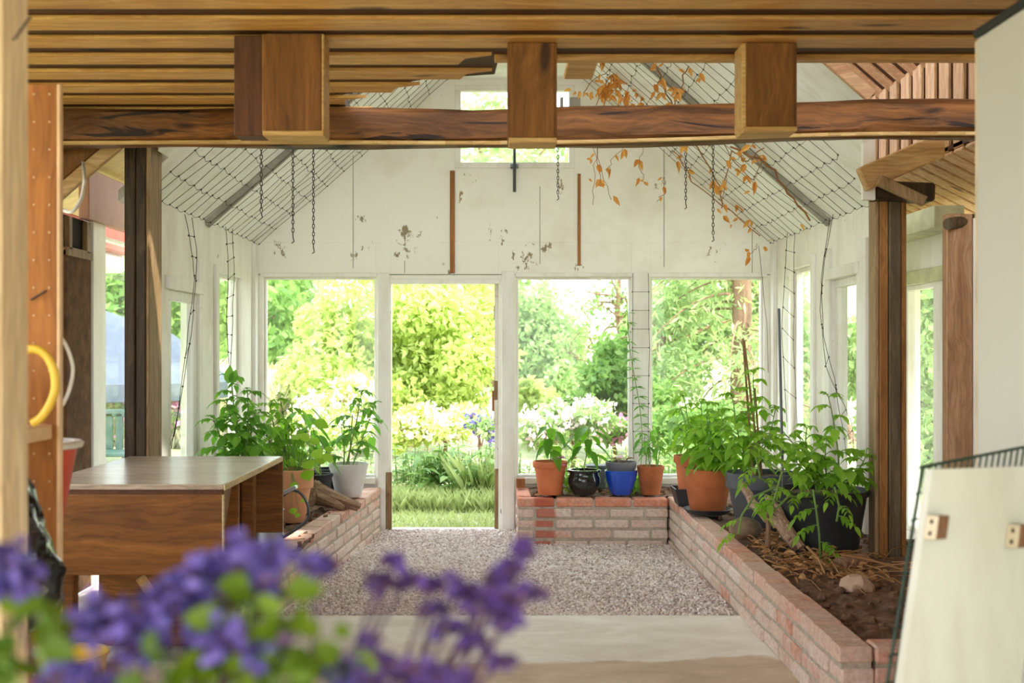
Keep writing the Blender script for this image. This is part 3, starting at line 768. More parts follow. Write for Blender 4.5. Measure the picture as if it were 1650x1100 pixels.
# ------------------------------------------------------------------ wires, chains, dry vines
def wire_net(sg, label):
    m = MB(); rg = random.Random(20+sg)
    x0, x1 = (XL+.05, FX0+.05) if sg < 0 else (XR-.05, FX1-.05)
    off = -.06
    y = 6.08 if sg < 0 else 6.2
    ys = []
    y0_ = y
    while y < 8.98: ys.append(y); y += .15
    xs = [x0+(x1-x0)*i/11 for i in range(12)]
    jit = {}
    for i, xx in enumerate(xs):
        for j, yy in enumerate(ys):
            jit[i, j] = V((xx+rg.uniform(-.008, .008), yy+rg.uniform(-.012, .012), roofz(xx)+off-.02*math.sin(PI*i/11)+rg.uniform(-.006, .006)))
    lim = lambda j, i: sg < 0 or ys[j] > 6.0+.35*max(0, (xs[i]-1.7))*4
    for j in range(len(ys)): m.tube([jit[i, j] for i in range(12) if lim(j, i)], .0017, 4, cap=False)
    for i in range(12):
        pts = []
        for j in range(len(ys)):
            if not lim(j, i): continue
            pts.append(jit[i, j])
            if j+1 < len(ys): pts.append((jit[i, j]+jit[i, j+1])/2+V((rg.uniform(-.012, .012), 0, -.014)))
        m.tube(pts, .0016, 4, cap=False)
        for j in range(len(ys)):
            if lim(j, i): m.blob(jit[i, j], .0058, rg, 5, 4, .1)
    tag(m.build('wire_netting', M['metal_wire'], loc=(x0, 7.5, roofz(x0)+off)), label, 'netting')
wire_net(-1, 'dark wire netting stretched under the left white roof slope')
wire_net(1, 'dark wire netting under the right white roof slope, tangled with dry vines')
def hang_wire(paths, label):
    m = MB(); rg = random.Random(5)
    allp = [[W(*p) for p in path] for path in paths]
    for pts in allp:
        sm = []
        for a, b in zip(pts, pts[1:]):
            for t in (0, .33, .66): sm.append(a.lerp(b, t)+V((0, rg.uniform(-.006, .006), 0))+V((rg.uniform(-.004, .004), 0, 0)))
        sm.append(pts[-1]); m.tube(sm, .0021, 5)
    if len(allp) > 1:
        for k in range(1, 8):
            t = k/8
            def at(pts):
                u = t*(len(pts)-1); i = min(int(u), len(pts)-2); return pts[i].lerp(pts[i+1], u-i)
            m.tube([at(allp[0]), at(allp[1])], .0018, 5); m.blob(at(allp[0]), .006, rg, 5, 4); m.blob(at(allp[1]), .006, rg, 5, 4)
    tag(m.build('hanging_wire', M['metal_wire'], loc=allp[0][-1]), label, 'wire')
hang_wire([[(297, 345, 6.55), (308, 400, 6.6), (314, 450, 6.7), (300, 560, 6.7), (284, 690, 6.7), (273, 722, 6.7)],
           [(308, 350, 6.6), (316, 400, 6.65), (316, 460, 6.7), (308, 540, 6.72), (290, 650, 6.72), (276, 722, 6.72)]], 'pair of knotted wires hanging in front of the left window nearest the dark post')
hang_wire([[(363, 365, 7.6), (368, 440, 7.62), (365, 520, 7.64), (370, 595, 7.66)], [(374, 368, 7.7), (378, 430, 7.72), (374, 520, 7.74), (371, 598, 7.7)]], 'pair of knotted wires hanging before the narrow left window by the corner')
hang_wire([[(1268, 375, 8.3), (1264, 450, 8.3), (1260, 540, 8.3), (1268, 680, 8.3)], [(1280, 375, 8.2), (1280, 460, 8.2), (1278, 560, 8.2), (1285, 690, 8.2)]], 'ladder of wire hanging on the right wall near the far corner')
hang_wire([[(1342, 345, 7.3), (1328, 420, 7.3), (1322, 500, 7.3), (1330, 590, 7.3), (1354, 640, 7.3), (1372, 680, 7.3), (1376, 735, 7.3)], [(1336, 350, 7.35), (1324, 450, 7.35), (1326, 540, 7.35), (1345, 610, 7.35), (1358, 690, 7.35), (1364, 735, 7.35)]], 'long knotted wires hanging beside the right window near the planter post')
hang_wire([[(1222, 395, 8.85), (1226, 430, 8.85), (1236, 520, 8.85), (1238, 600, 8.85)]], 'single wire hanging in the far right corner')
hang_wire([[(1019, 440, 8.95), (1019, 560, 8.95), (1021, 740, 8.95)], [(1045, 440, 8.95), (1046, 560, 8.95), (1045, 740, 8.95)]], 'wire ladder fixed to the white post between the two right far windows')
def chain(px, ytop, ybot, side, label, Y=None):
    if Y is None:
        dx = abs((px-805)/F)
        cz = 2.59+(.1*-1 if px < 805 else .1)
        Y = cz/(((565-ytop+6)/F)+.88*dx)
        if Y > 8.8: Y = 8.6
    a = W(px, ytop, Y); b = W(px, ybot, Y)
    m = MB(); n = int((a.z-b.z)/.026)
    for i in range(n):
        zc = a.z-.013-.026*i; vert = i % 2
        pts = []
        for k in range(8):
            an = 2*PI*k/8; u = .0075*math.cos(an); ww = .0165*math.sin(an)
            pts.append(V((a.x+(u if vert else 0), Y+(0 if vert else u), zc+ww)))
        pts.append(pts[0]); m.tube(pts, .0026, 4, cap=False)
    m.tube([V((a.x, Y, b.z+.01)), V((a.x+.006, Y, b.z-.02)), V((a.x-.008, Y, b.z-.03))], .004, 5)
    tag(m.build('hanging_chain', M['chain'], loc=a), label, 'chain', 'thin chains hanging from the white roof')
chain(421, 228, 345, -1, 'short thin chain hanging at far left beside the dark post')
chain(472, 228, 384, -1, 'thin chain hanging under left slope, middle one of the left three')
chain(505, 228, 401, -1, 'longest thin chain hanging on the left, nearest the gable')
chain(899, 222, 316, 1, 'thin chain hanging in front of the gable window', 8.7)
chain(1105, 228, 330, 1, 'short thin chain hanging among dry vines at right')
chain(1149, 228, 382, 1, 'long thin chain with hooked end hanging at right')
# dry vines
def vine():
    t = thing('dried_vine', 'dried climbing vine with orange leaves hanging under the right roof slope', 'vine', (1.2, 7.2, 3.0))
    st = MB(); lf = MB(); rg = random.Random(77)
    def path(pts, r, leaves, spread=.05):
        sm = []
        for a, b in zip(pts, pts[1:]):
            for q in (0, .25, .5, .75): sm.append(a.lerp(b, q)+V((rg.uniform(-1, 1), rg.uniform(-1, 1), rg.uniform(-1, 1)))*.012)
        sm.append(pts[-1]); st.tube(sm, r, 5)
        for _ in range(leaves):
            p = rg.choice(sm)+V((rg.gauss(0, spread), rg.gauss(0, spread), rg.gauss(0, spread)))
            d = V((rg.uniform(-1, 1), rg.uniform(-.6, .6), rg.uniform(-1.4, .2))); L = rg.uniform(.03, .075)
            lf.leaf(p, d, (rg.uniform(-1, 1), -1, rg.uniform(-.5, .5)), L, L*.5, rg.uniform(0, .5), .5, 3)
            if rg.random() < .5: lf.leaf(p, V((rg.uniform(-1, 1), 0, -1)), (0, -1, .3), L*.8, L*.5, .3, .4, 3)
    def R(px, py, dz=.1):
        # on the right slope, a little below it
        a = (px-805)/F; bz = (565-py)/F
        Y = (2.59+.1-dz)/(bz+.88*a); return W(px, py, min(Y, 8.85))
    path([R(1175, 235), R(1240, 265), R(1270, 310), R(1305, 355)], .007, 7)
    path([R(1085, 240), R(1115, 290), R(1160, 330), R(1225, 380)], .004, 14)
    path([R(1060, 110), R(1075, 150), R(1095, 200), R(1130, 250), R(1160, 300), R(1163, 335)], .005, 18)
    path([R(1110, 105), R(1095, 140), R(1085, 180), R(1110, 230)], .004, 22)
    path([R(1230, 240), R(1205, 260), R(1180, 245), R(1165, 300)], .004, 10)
    for x0, y0, x1, y1, n in ((985, 120, 975, 190, 22), (990, 118, 960, 170, 16), (985, 122, 1010, 178, 18), (1000, 115, 1045, 165, 14), (1040, 130, 1060, 180, 20), (990, 110, 940, 150, 4)):
        path([W(x0, y0, 8.3), W((x0+x1)/2+rg.uniform(-8, 8), (y0+y1)/2-6, 8.3), W(x1, y1, 8.35)], .003, n, .05)
    for x0, y0, x1, y1, n in ((965, 230, 955, 330, 3), (960, 235, 985, 322, 3), (1005, 235, 980, 280, 4), (1036, 235, 1037, 290, 4), (950, 230, 968, 290, 2), (1068, 290, 1058, 325, 3), (1165, 245, 1164, 330, 6), (1220, 395, 1205, 410, 3)):
        path([W(x0, y0, 8.4), W((x0+x1)/2+rg.uniform(-8, 8), (y0+y1)/2, 8.4), W(x1, y1, 8.45)], .0022, n, .02)
    path([R(1160, 225), R(1195, 275), R(1215, 290), R(1232, 255)], .003, 6)
    st.build('vine_stem', G['vine'], t); lf.build('leaves', G['orange'], t)
vine()
# little climbing plant on the white post between the right windows
def creeper():
    t = thing('climbing_plant', 'slim green climber growing up the wire on the white post between far windows', 'plant', W(1030, 745, 8.93))
    st = MB(); lf = MB(); rg = random.Random(12); pts = []
    for i in range(20):
        k = i/19; pts.append(W(1028+9*math.sin(k*5)-8*k, 788-k*283, 8.93))
    st.tube(pts, .003, 5)
    for p in pts[4:]:
        for _ in range(5):
            a = rg.uniform(0, 2*PI); lf.leaf(p, (math.cos(a), -.5*abs(math.sin(a))-.1, rg.uniform(-.3, .5)), (0, -.5, 1), rg.uniform(.05, .09), .018, .3, .2, 3)
    st.build('stem', G['stem'], t); lf.build('leaves', G['tomato_dark'], t)
creeper()

# ------------------------------------------------------------------ brick planters
def brick_run(mb, a, b, th, nrm, courses=5, z0=-.075, seed=0, ch=.075):
    """a,b: outer line (x,y); nrm: inward 2D normal; bricks 0.25 long"""
    rg = random.Random(seed); a = V((a[0], a[1], 0)); b = V((b[0], b[1], 0)); d = (b-a); Lt = d.length; d.normalize(); nn = V((nrm[0], nrm[1], 0)).normalized()
    m = Matrix((d, nn, V((0, 0, 1)))).transposed().to_4x4(); m.translation = a
    if m.to_3x3().determinant() < 0: flip = True
    mb.box((.006, .007, z0), (Lt-.006, th-.007, z0+courses*ch-.024), .002, 1, m)
    for c in range(courses):
        u = -(.13 if c % 2 else 0)
        while u < Lt-.02:
            L = .25+rg.uniform(-.018, .018); u0, u1 = max(u, 0), min(u+L, Lt)
            if u1-u0 > .04:
                j = rg.uniform(-.007, .006)
                mb.box((u0, j, z0+c*ch+rg.uniform(0, .003)), (u1, th+j*.5, z0+c*ch+.061+rg.uniform(-.003, .003)), .008, 2 if c == courses-1 else 0, m)
            u += L+.015
ST = [(0, (194, 158, 138)), (.3, (228, 206, 190)), (.6, (210, 176, 154)), (.8, (234, 218, 206)), (1, (208, 140, 112))]
BMS = [brickmat('stained_brick', ST, .9, .19), M['mortar'], brickmat('stained_top_brick', [(0, (210, 134, 106)), (1, (222, 150, 120))], .5, .19)]
BM = [M['brick'], M['mortar'], M['brick_top']]
def planter(name, label, runs, loc):
    m = MB()
    for i, r in enumerate(runs): brick_run(m, *r, seed=i*7+int(abs(loc[0])*100))
    for k, f in enumerate(m.f): pass
    o = m.build(name, BMS if 'far windows' in label else BM, loc=loc)
    import bmesh
    bm = bmesh.new(); bm.from_mesh(o.data); bmesh.ops.recalc_face_normals(bm, faces=bm.faces); bm.to_mesh(o.data); bm.free()
    return tag(o, label, 'planter')
planter('brick_planter', 'long low brick planter running along the right side, holding the black tub', [((1.2, 8.40), (1.2, 4.13), .12, (1, 0)), ((1.325, 4.13), (2.44, 4.13), .12, (0, 1))], (1.2, 4.13, 0))
planter('brick_planter', 'short low brick planter under the far windows with the row of four pots', [((.125, 8.28), (1.19, 8.28), .12, (0, 1)), ((.125, 8.98), (.125, 8.41), .10, (1, 0))], (.13, 8.28, 0))
planter('brick_planter', 'low brick planter along the left side, behind the wooden table', [((-1.13, 5.93), (-.905, 8.97), .12, (-1, .07)), ((-1.86, 5.93), (-1.265, 5.93), .12, (0, 1))], (-1.13, 5.93, 0))
def soilbed(name, x0, x1, y0, y1, z, label, seed):
    rg = random.Random(seed); nx = int((x1-x0)/.04)+2; ny = int((y1-y0)/.04)+2; vs = []; fs = []
    for j in range(ny):
        for i in range(nx):
            vs.append((x0+(x1-x0)*i/(nx-1), y0+(y1-y0)*j/(ny-1), z+rg.uniform(-.012, .018)))
    for j in range(ny-1):
        for i in range(nx-1):
            a = j*nx+i; fs.append((a, a+1, a+nx+1, a+nx))
    n = nx*ny; m = MB(); m.add(vs, fs)
    for _ in range(int((x1-x0)*(y1-y0)*60)):
        m.blob((rg.uniform(x0+.02, x1-.02), rg.uniform(y0+.02, y1-.02), z+.008), rg.uniform(.008, .024), rg, 6, 5, .5)
    tag(m.build(name, M['soil'], loc=(x0, y0, z)), label, 'soil', kind='stuff')
soilbed('planter_soil', 1.32, 2.1, 6.69, 8.98, .265, 'dark soil filling the far half of the right planter under the pots', 1)
soilbed('planter_soil', 1.32, 2.44, 4.25, 6.69, .26, 'dark soil with debris in the near half of the right planter', 4)
soilbed('planter_soil', .225, 1.32, 8.40, 8.98, .275, 'soil behind the row of four pots below the far window', 2)
soilbed('planter_soil', -1.87, -1.06, 6.05, 8.98, .265, 'dark soil in the left planter around the driftwood', 3)

# gravel
def gravel():
    rg = np.random.default_rng(4)
    ph = (1+5**.5)/2
    iv = np.array([(-1, ph, 0), (1, ph, 0), (-1, -ph, 0), (1, -ph, 0), (0, -1, ph), (0, 1, ph), (0, -1, -ph), (0, 1, -ph), (ph, 0, -1), (ph, 0, 1), (-ph, 0, -1), (-ph, 0, 1)])
    iv /= np.linalg.norm(iv[0])
    it = np.array([(0, 11, 5), (0, 5, 1), (0, 1, 7), (0, 7, 10), (0, 10, 11), (1, 5, 9), (5, 11, 4), (11, 10, 2), (10, 7, 6), (7, 1, 8), (3, 9, 4), (3, 4, 2), (3, 2, 6), (3, 6, 8), (3, 8, 9), (4, 9, 5), (2, 4, 11), (6, 2, 10), (8, 6, 7), (9, 8, 1)])
    N = 30000
    Y = 5.9+3.08*rg.random(N); X = -1.1+2.3*rg.random(N)
    edge = -1.13+(Y-5.93)*.074
    ok = (X > edge+.01) & (X < 1.19) & ~((X > .12) & (Y > 8.27)) & (Y > 5.9+.02*np.sin(X*6))
    X, Y = X[ok], Y[ok]; n = len(X)
    zb = -.055*(Y-5.9)/3.1+.006*np.sin(X*2.1+Y*1.7)+.012*rg.random(n)-.006+.01*np.sin(Y*3+X)
    s = np.stack([rg.uniform(.007, .013, n), rg.uniform(.006, .010, n), rg.uniform(.005, .008, n)], 1)
    vv = iv[None]*(1+.22*rg.standard_normal((n, 12, 1)))*s[:, None, :]
    a = rg.random(n)*2*PI; tx = rg.normal(0, .5, n)
    c, sn = np.cos(tx), np.sin(tx)
    y2 = vv[..., 1]*c[:, None]-vv[..., 2]*sn[:, None]; z2 = vv[..., 1]*sn[:, None]+vv[..., 2]*c[:, None]
    c, sn = np.cos(a), np.sin(a)
    x3 = vv[..., 0]*c[:, None]-y2*sn[:, None]; y3 = vv[..., 0]*sn[:, None]+y2*c[:, None]
    P3 = np.stack([x3+X[:, None], y3+Y[:, None], z2+zb[:, None]], 2).reshape(-1, 3)
    T = (it[None]+(np.arange(n)*12)[:, None, None]).reshape(-1)
    me = bpy.data.meshes.new('gravel'); me.vertices.add(len(P3)); me.vertices.foreach_set('co', P3.astype(np.float32).ravel())
    nf = n*20; me.loops.add(nf*3); me.loops.foreach_set('vertex_index', T.astype(np.int32))
    me.polygons.add(nf); me.polygons.foreach_set('loop_start', np.arange(nf, dtype=np.int32)*3)
    me.update(calc_edges=True); me.materials.append(M['gravel'])
    o = bpy.data.objects.new('gravel', me); COL.objects.link(o)
    tag(o, 'grey pinkish gravel covering the floor between the brick planters', 'gravel', kind='stuff')
gravel()

# ------------------------------------------------------------------ pots and plants
def pot_mb(c, R, r, h, rimh=.035, rimt=.012, wall=.01, n=40, fn=None, curve=None):
    m = MB(); c = V(c)
    if curve: prof = [(0, 0)]+curve+[(curve[-1][0]-wall, curve[-1][1]), (curve[-2][0]-wall, curve[-1][1]-.035), (0, curve[-1][1]-.036)]
    elif rimh > 0:
        rb = r+(R-rimt-r)*1.0
        prof = [(0, 0), (r-.004, 0), (r, .004), (rb, h-rimh), (R-.003, h-rimh), (R, h-rimh+.004), (R+.002, h-.004), (R-.001, h), (R-wall, h), (R-wall-rimt*.5, h-.04), (0, h-.041)]
    else:
        prof = [(0, 0), (r-.004, 0), (r, .004), (R, h-.004), (R-.002, h), (R-wall, h), (R-wall-.008, h-.04), (0, h-.041)]
    m.lathe(prof, c, n, fn=fn); return m
def soil_mb(c, R, z):
    m = MB(); rg = random.Random(int(R*1e4)); vs = [V(c)+V((0, 0, z+.006))]; n = 20
    for k in (.5, 1):
        for j in range(n): a = 2*PI*j/n; vs.append(V(c)+V((R*k*math.cos(a), R*k*math.sin(a), z+rg.uniform(-.004, .006)*(1 if k < 1 else 0))))
    fs = [[0, 1+j, 1+(j+1) % n] for j in range(n)]+[[1+j, 1+n+j, 1+n+(j+1) % n, 1+(j+1) % n] for j in range(n)]
    m.add(vs, fs); return m
def rv(rg, up=.3):
    a = rg.uniform(0, 2*PI); return V((math.cos(a), math.sin(a), up)).normalized()
def compound(st, lf, b, d, L, rg, mi=0, size=1.0, droop=.5):
    d = V(d).normalized(); pts = []
    for i in range(6):
        t = i/5; pts.append(V(b)+d*(L*t)+V((0, 0, -droop*L*t*t)))
    st.tube(pts, [.0028, .0025, .002, .0018, .0015, .001], 4, cap=False)
    sd = d.cross(V((0, 0, 1)));
    if sd.length < .05: sd = V((1, 0, 0))
    sd.normalize()
    for t in (.35, .6, .82):
        i = t*5; k = int(i); p = pts[k].lerp(pts[min(k+1, 5)], i-k); tg = (pts[min(k+1, 5)]-pts[k]).normalized()
        for s in (-1, 1):
            q = (tg*.5+sd*s+V((0, 0, rg.uniform(-.35, .15)))).normalized(); l = L*rg.uniform(.32, .46)*size
            lf.leaf(p, q, (rg.uniform(-.3, .3), rg.uniform(-.3, .3), 1), l, l*.62, rg.uniform(.25, .7), .2, 4, mi, .35)
    l = L*.5*size; lf.leaf(pts[-1], (pts[-1]-pts[-2]).normalized(), (rg.uniform(-.3, .3), rg.uniform(-.3, .3), 1), l, l*.6, .4, .2, 4, mi, .38)
def tomato_stem(st, lf, base, top, rg, nl=9, leafL=.16, bend=.03, mi=0, droop=.55, r0=.006, first=.18, size=1.0):
    base = V(base); top = V(top); pts = []
    off = V((rg.uniform(-1, 1), rg.uniform(-1, 1), 0))*bend
    for i in range(9):
        t = i/8; pts.append(base.lerp(top, t)+off*math.sin(PI*t)+V((rg.uniform(-1, 1), rg.uniform(-1, 1), 0))*.004)
    st.tube(pts, [r0*(1-.55*i/8) for i in range(9)], 6)
    a = rg.uniform(0, 6)
    for k in range(nl):
        t = first+(1-first)*k/(nl-1); i = t*8; j = min(int(i), 7); p = pts[j].lerp(pts[j+1], i-j)
        a += 2.4+rg.uniform(-.3, .3); L = leafL*(1-.45*max(0, t-.6)/.4)*rg.uniform(.8, 1.15)
        compound(st, lf, p, (math.cos(a), math.sin(a), .55+.5*t), L, rg, mi, size, droop)
    compound(st, lf, pts[-1], (rg.uniform(-.5, .5), rg.uniform(-.5, .5), 1), leafL*.5, rg, mi)
    compound(st, lf, pts[-1], (rg.uniform(-1, 1), rg.uniform(-1, 1), .8), leafL*.55, rg, mi)
def pepper(st, lf, base, top, rg, nl=10, L0=.10, mi=0, wr=.5):
    base = V(base); top = V(top); pts = [base.lerp(top, i/6)+V((rg.uniform(-1, 1), rg.uniform(-1, 1), 0))*.005 for i in range(7)]
    st.tube(pts, [.0045-.0003*i for i in range(7)], 6); a = rg.uniform(0, 6)
    for k in range(nl):
        t = .3+.7*(k+1)/nl; i = min(t*6, 5.99); j = int(i); p = pts[j].lerp(pts[j+1], i-j); a += 2.4
        d = V((math.cos(a), math.sin(a), .35)); pe = p+d.normalized()*.05
        st.tube([p, p+d.normalized()*.03+V((0, 0, .006)), pe], .0015, 4)
        L = L0*rg.uniform(.75, 1.2); lf.leaf(pe, V((d.x, d.y, rg.uniform(-.9, -.1))), (d.x*.4, d.y*.4, 1), L, L*wr, .45, .25, 5, mi, .38)
class Pl:
    def __init__(s, name, label, cat, loc, seed, group=None):
        s.t = thing(name, label, cat, loc, group); s.c = V(loc); s.rg = random.Random(seed); s.st = MB(); s.lf = MB(); s.fl = []
    def pot(s, mat, **kw):
        pot_mb(s.c, **kw).build('pot', M[mat], s.t)
        h = kw['curve'][-1][1] if kw.get('curve') else kw['h']; R = (kw['curve'][-1][0] if kw.get('curve') else kw['R'])-.02
        soil_mb(s.c, R, h-.03).build('soil', M['soil'], s.t); s.top = s.c+V((0, 0, h-.025)); s.R = R
    def done(s, leaf='tomato', stem='stem', flower=None):
        if s.st.v: s.st.build('stem', G[stem], s.t)
        if s.lf.v: s.lf.build('foliage', G[leaf] if isinstance(leaf, str) else [G[x] for x in leaf], s.t)
        for f in s.fl: f.build('flower', G[flower], s.t)
    def blossom(s, p, r, n=6):
        f = MB(); s.fl.append(f)
        for k in range(n):
            a = 2*PI*k/n+s.rg.uniform(-.2, .2); f.leaf(p, (math.cos(a), math.sin(a)*.8, s.rg.uniform(.2, .9)), (0, -.4, 1), r, r*.8, .2, .2, 3)
ZW = .30   # top of the brick planters
SZ = .288  # where pots rest on wall edge and soil
# far row
p = Pl('potted_pepper_plant', 'pepper seedling with pink flower in rimmed terracotta pot, leftmost of the far row', 'plant', (.363, 8.42, ZW), 1)
p.pot('terra', R=.124, r=.083, h=.238, rimh=.045)
for x, y in ((.03, -.01),): pepper(p.st, p.lf, p.top, W(888, 690, 8.42), p.rg, 11, .135, wr=.55)
p.blossom(W(893, 741, 8.33), .035, 9); p.blossom(W(904, 738, 8.33), .035, 9); p.blossom(W(908, 750, 8.28), .02); p.done('pepper', flower='pink')
p = Pl('potted_pepper_plant', 'large-leaved pepper plant in a round glossy black glazed pot', 'plant', (.606, 8.42, ZW), 2)
p.pot('black_glaze', R=.12, r=.07, h=.18, wall=.016, curve=[(.072, 0), (.076, .004), (.104, .045), (.118, .085), (.116, .12), (.104, .148), (.102, .155), (.120, .163), (.122, .172), (.116, .178)])
pepper(p.st, p.lf, p.top, W(949, 688, 8.42), p.rg, 14, .135, wr=.55); p.done('pepper')
p = Pl('potted_flower', 'bright blue glazed pot with grey inner pot and small pink flower', 'plant', (.872, 8.42, ZW), 3)
p.pot('blue_glaze', R=.118, r=.07, h=.175, wall=.014, curve=[(.068, 0), (.073, .004), (.092, .05), (.110, .11), (.117, .158), (.118, .170), (.114, .175)])
m = pot_mb(p.c+V((0, 0, .13)), R=.110, r=.085, h=.105, rimh=.045, rimt=.006); m.build('inner_pot', M['grey_plastic'], p.t)['label'] = 'grey plastic inner pot'
soil_mb(p.c, .09, .205).build('soil', M['soil'], p.t)
tt = p.c+V((0, 0, .21))
for k in range(7): d = rv(p.rg, .9); p.st.tube([tt+V((d.x*.03, d.y*.03, 0)), tt+d*.07, tt+d*.09+V((d.x*.03, d.y*.03, -.01))], .003, 5); p.lf.leaf(tt+d*.06, d+V((0, 0, -.6)), (0, 0, 1), .06, .02, .3)
p.blossom(W(998, 738, 8.4), .04, 8); p.st.tube([tt, W(999, 741, 8.4)], .002, 5); p.st.tube([tt, tt+V((.03, 0, .01)), W(1013, 735, 8.42)], .003, 5)
p.done('tomato', 'stem_brown', 'pinkw')
p = Pl('potted_seedling', 'seedlings in straight terracotta pot without rim, right of the blue pot', 'plant', (1.085, 8.42, ZW), 4)
p.pot('terra_old', R=.098, r=.068, h=.205, rimh=0)
for k in range(5):
    d = rv(p.rg, 0)*.05; pepper(p.st, p.lf, p.top+d, p.top+d*1.6+V((0, 0, p.rg.uniform(.16, .3))), p.rg, 7, .075, wr=.42)
p.done('tomato_dark')
p = Pl('small_weed', 'small green weeds growing in soil between the far terracotta and black pots', 'plant', (.49, 8.55, .28), 41)
for k in range(14):
    b = p.c+V((p.rg.uniform(-.12, .12), p.rg.uniform(-.05, .1), 0)); pepper(p.st, p.lf, b, b+V((p.rg.uniform(-.04, .04), 0, p.rg.uniform(.08, .2))), p.rg, 6, .06)
p.done('tomato')
p = Pl('small_weed', 'small green weeds in soil between blue pot and rimless terracotta pot', 'plant', (.99, 8.58, .28), 42)
for k in range(10):
    b = p.c+V((p.rg.uniform(-.1, .1), p.rg.uniform(-.05, .1), 0)); pepper(p.st, p.lf, b, b+V((p.rg.uniform(-.04, .04), 0, p.rg.uniform(.06, .14))), p.rg, 6, .06)
p.done('tomato')
m = MB(); m.box((cx(945, 8.8), 8.72, .30), (cx(976, 8.8), 8.86, wz(745)), .008); m.box((cx(945, 8.8)-.005, 8.71, wz(749)), (cx(976, 8.8)+.005, 8.87, wz(744)), .004)
tag(m.build('plastic_box', M['grey_plastic'], loc=(.72, 8.8, .3)), 'grey plastic box behind the black pot on the window ledge', 'box')
m = MB(); m.box((.125, 8.80, .302), (.19, 8.9, .37), .004)
tag(m.build('wooden_block', M['rust_strip'], loc=(.13, 8.8, .3)), 'small brown wooden block on left end of the far planter', 'block')

# right planter pots
p = Pl('potted_tomato_plant', 'bushy tomato plant in rimmed terracotta pot standing in a black square pot, back right', 'plant', (1.285, 7.86, .395), 5)
p.pot('terra', R=.115, r=.085, h=.235, rimh=.05)
for k in range(4):
    d = rv(p.rg, 0)*.06; tomato_stem(p.st, p.lf, p.top+d, p.top+d*2.2+V((p.rg.uniform(-.05, .06), 0, p.rg.uniform(.25, .45))), p.rg, 8, .15)
p.done('tomato')
m = MB()
def sqpot(c, s0, s1, h):
    c = V(c); A = [c+V((x*s0, y*s0, 0)) for x, y in ((-1, -1), (1, -1), (1, 1), (-1, 1))]; B = [c+V((x*s1, y*s1, h)) for x, y in ((-1, -1), (1, -1), (1, 1), (-1, 1))]
    Cc = [c+V((x*(s1-.01), y*(s1-.01), h)) for x, y in ((-1, -1), (1, -1), (1, 1), (-1, 1))]; Dd = [c+V((x*(s0), y*(s0), .1*h)) for x, y in ((-1, -1), (1, -1), (1, 1), (-1, 1))]
    vs = A+B+Cc+Dd; fs = [(3, 2, 1, 0)]
    for k in range(3):
        for j in range(4): fs.append((k*4+j, k*4+(j+1) % 4, k*4+4+(j+1) % 4, k*4+4+j))
    fs.append((12, 13, 14, 15)); m.add(vs, fs)
sqpot((1.285, 7.86, ZW), .095, .125, .115)
tag(m.build('square_pot', M['black_plastic'], loc=(1.285, 7.86, ZW)), 'black square plastic pot holding the rimmed terracotta pot', 'pot')
p = Pl('potted_tomato_plant', 'dense tomato plants in stained terracotta pot on a black saucer on the right planter', 'plant', (1.318, 7.42, .325), 6)
p.pot('terra_old', R=.157, r=.112, h=.262, rimh=0)
for k in range(7):
    d = rv(p.rg, 0)*p.rg.uniform(.02, .1); tomato_stem(p.st, p.lf, p.top+d, p.top+d*1.6+V((p.rg.uniform(-.14, .1), p.rg.uniform(-.06, .1), p.rg.uniform(.2, .52))), p.rg, 9, .17)
p.done('tomato')
m = MB(); m.lathe([(0, 0), (.125, 0), (.13, .004), (.155, .03), (.15, .032), (.128, .012), (0, .012)], (1.318, 7.42, ZW+.003), 36)
tag(m.build('saucer', M['black_plastic'], loc=(1.318, 7.42, ZW)), 'black plastic saucer under the stained terracotta pot', 'saucer')
p = Pl('potted_tomato_plant', 'staked tomato plant in grey plastic pot with wide collar', 'plant', (1.57, 7.0, .27), 7)
p.pot('dark_plastic', R=.215, r=.15, h=.335, rimh=.09, rimt=.014)
for tx_, ty_, n_ in ((1212, 600, 9), (1180, 640, 9), (1250, 660, 8), (1195, 670, 8), (1235, 690, 7), (1165, 690, 7)):
    d = rv(p.rg, 0)*.09; tomato_stem(p.st, p.lf, p.top+d, W(tx_, ty_, 7.0+p.rg.uniform(-.1, .15)), p.rg, n_, .16, first=.25)
for a, b in (((1214, 735), (1197, 545)), ((1226, 735), (1199, 548)), ((1228, 740), (1216, 625))):
    mm = MB(); mm.tube([W(a[0], a[1]+40, 6.98), W(b[0], b[1], 7.0)], .0065, 7); mm.build('bamboo_cane', M['bamboo'], p.t)
p.done('tomato')
p = Pl('potted_tomato_plant', 'trailing tomato plant spilling over the front of the big black tub', 'plant', (1.70, 6.22, .27), 8)
p.pot('black_plastic', R=.25, r=.195, h=.33, rimh=.035, rimt=.010)
T = p.top
for tx_, ty_, n_ in ((1300, 690, 9), (1335, 640, 7), (1385, 760, 7), (1270, 705, 9), (1330, 720, 9), (1395, 735, 6), (1285, 745, 8)):
    d = rv(p.rg, 0)*.1; tomato_stem(p.st, p.lf, T+d, W(tx_, ty_, 6.2+p.rg.uniform(-.1, .15)), p.rg, n_, .145, first=.3, size=1.15)
def trail(pts, n, L=.105):
    P_ = [W(*q) for q in pts]; sm = []
    for a, b in zip(P_, P_[1:]):
        for q in (0, .33, .66): sm.append(a.lerp(b, q))
    sm.append(P_[-1]); p.st.tube(sm, .0055, 6)
    for k in range(n):
        q = sm[min(len(sm)-1, 1+int((k+.5)/n*(len(sm)-1)))]; a = p.rg.uniform(0, 2*PI)
        compound(p.st, p.lf, q, (math.cos(a), math.sin(a)*.5-.35, .3), L*p.rg.uniform(.8, 1.1), p.rg, 0, 1.0, .7)
trail([(1300, 800, 6.1), (1250, 785, 5.95), (1215, 800, 5.9), (1195, 830, 5.88), (1190, 860, 5.88)], 7)
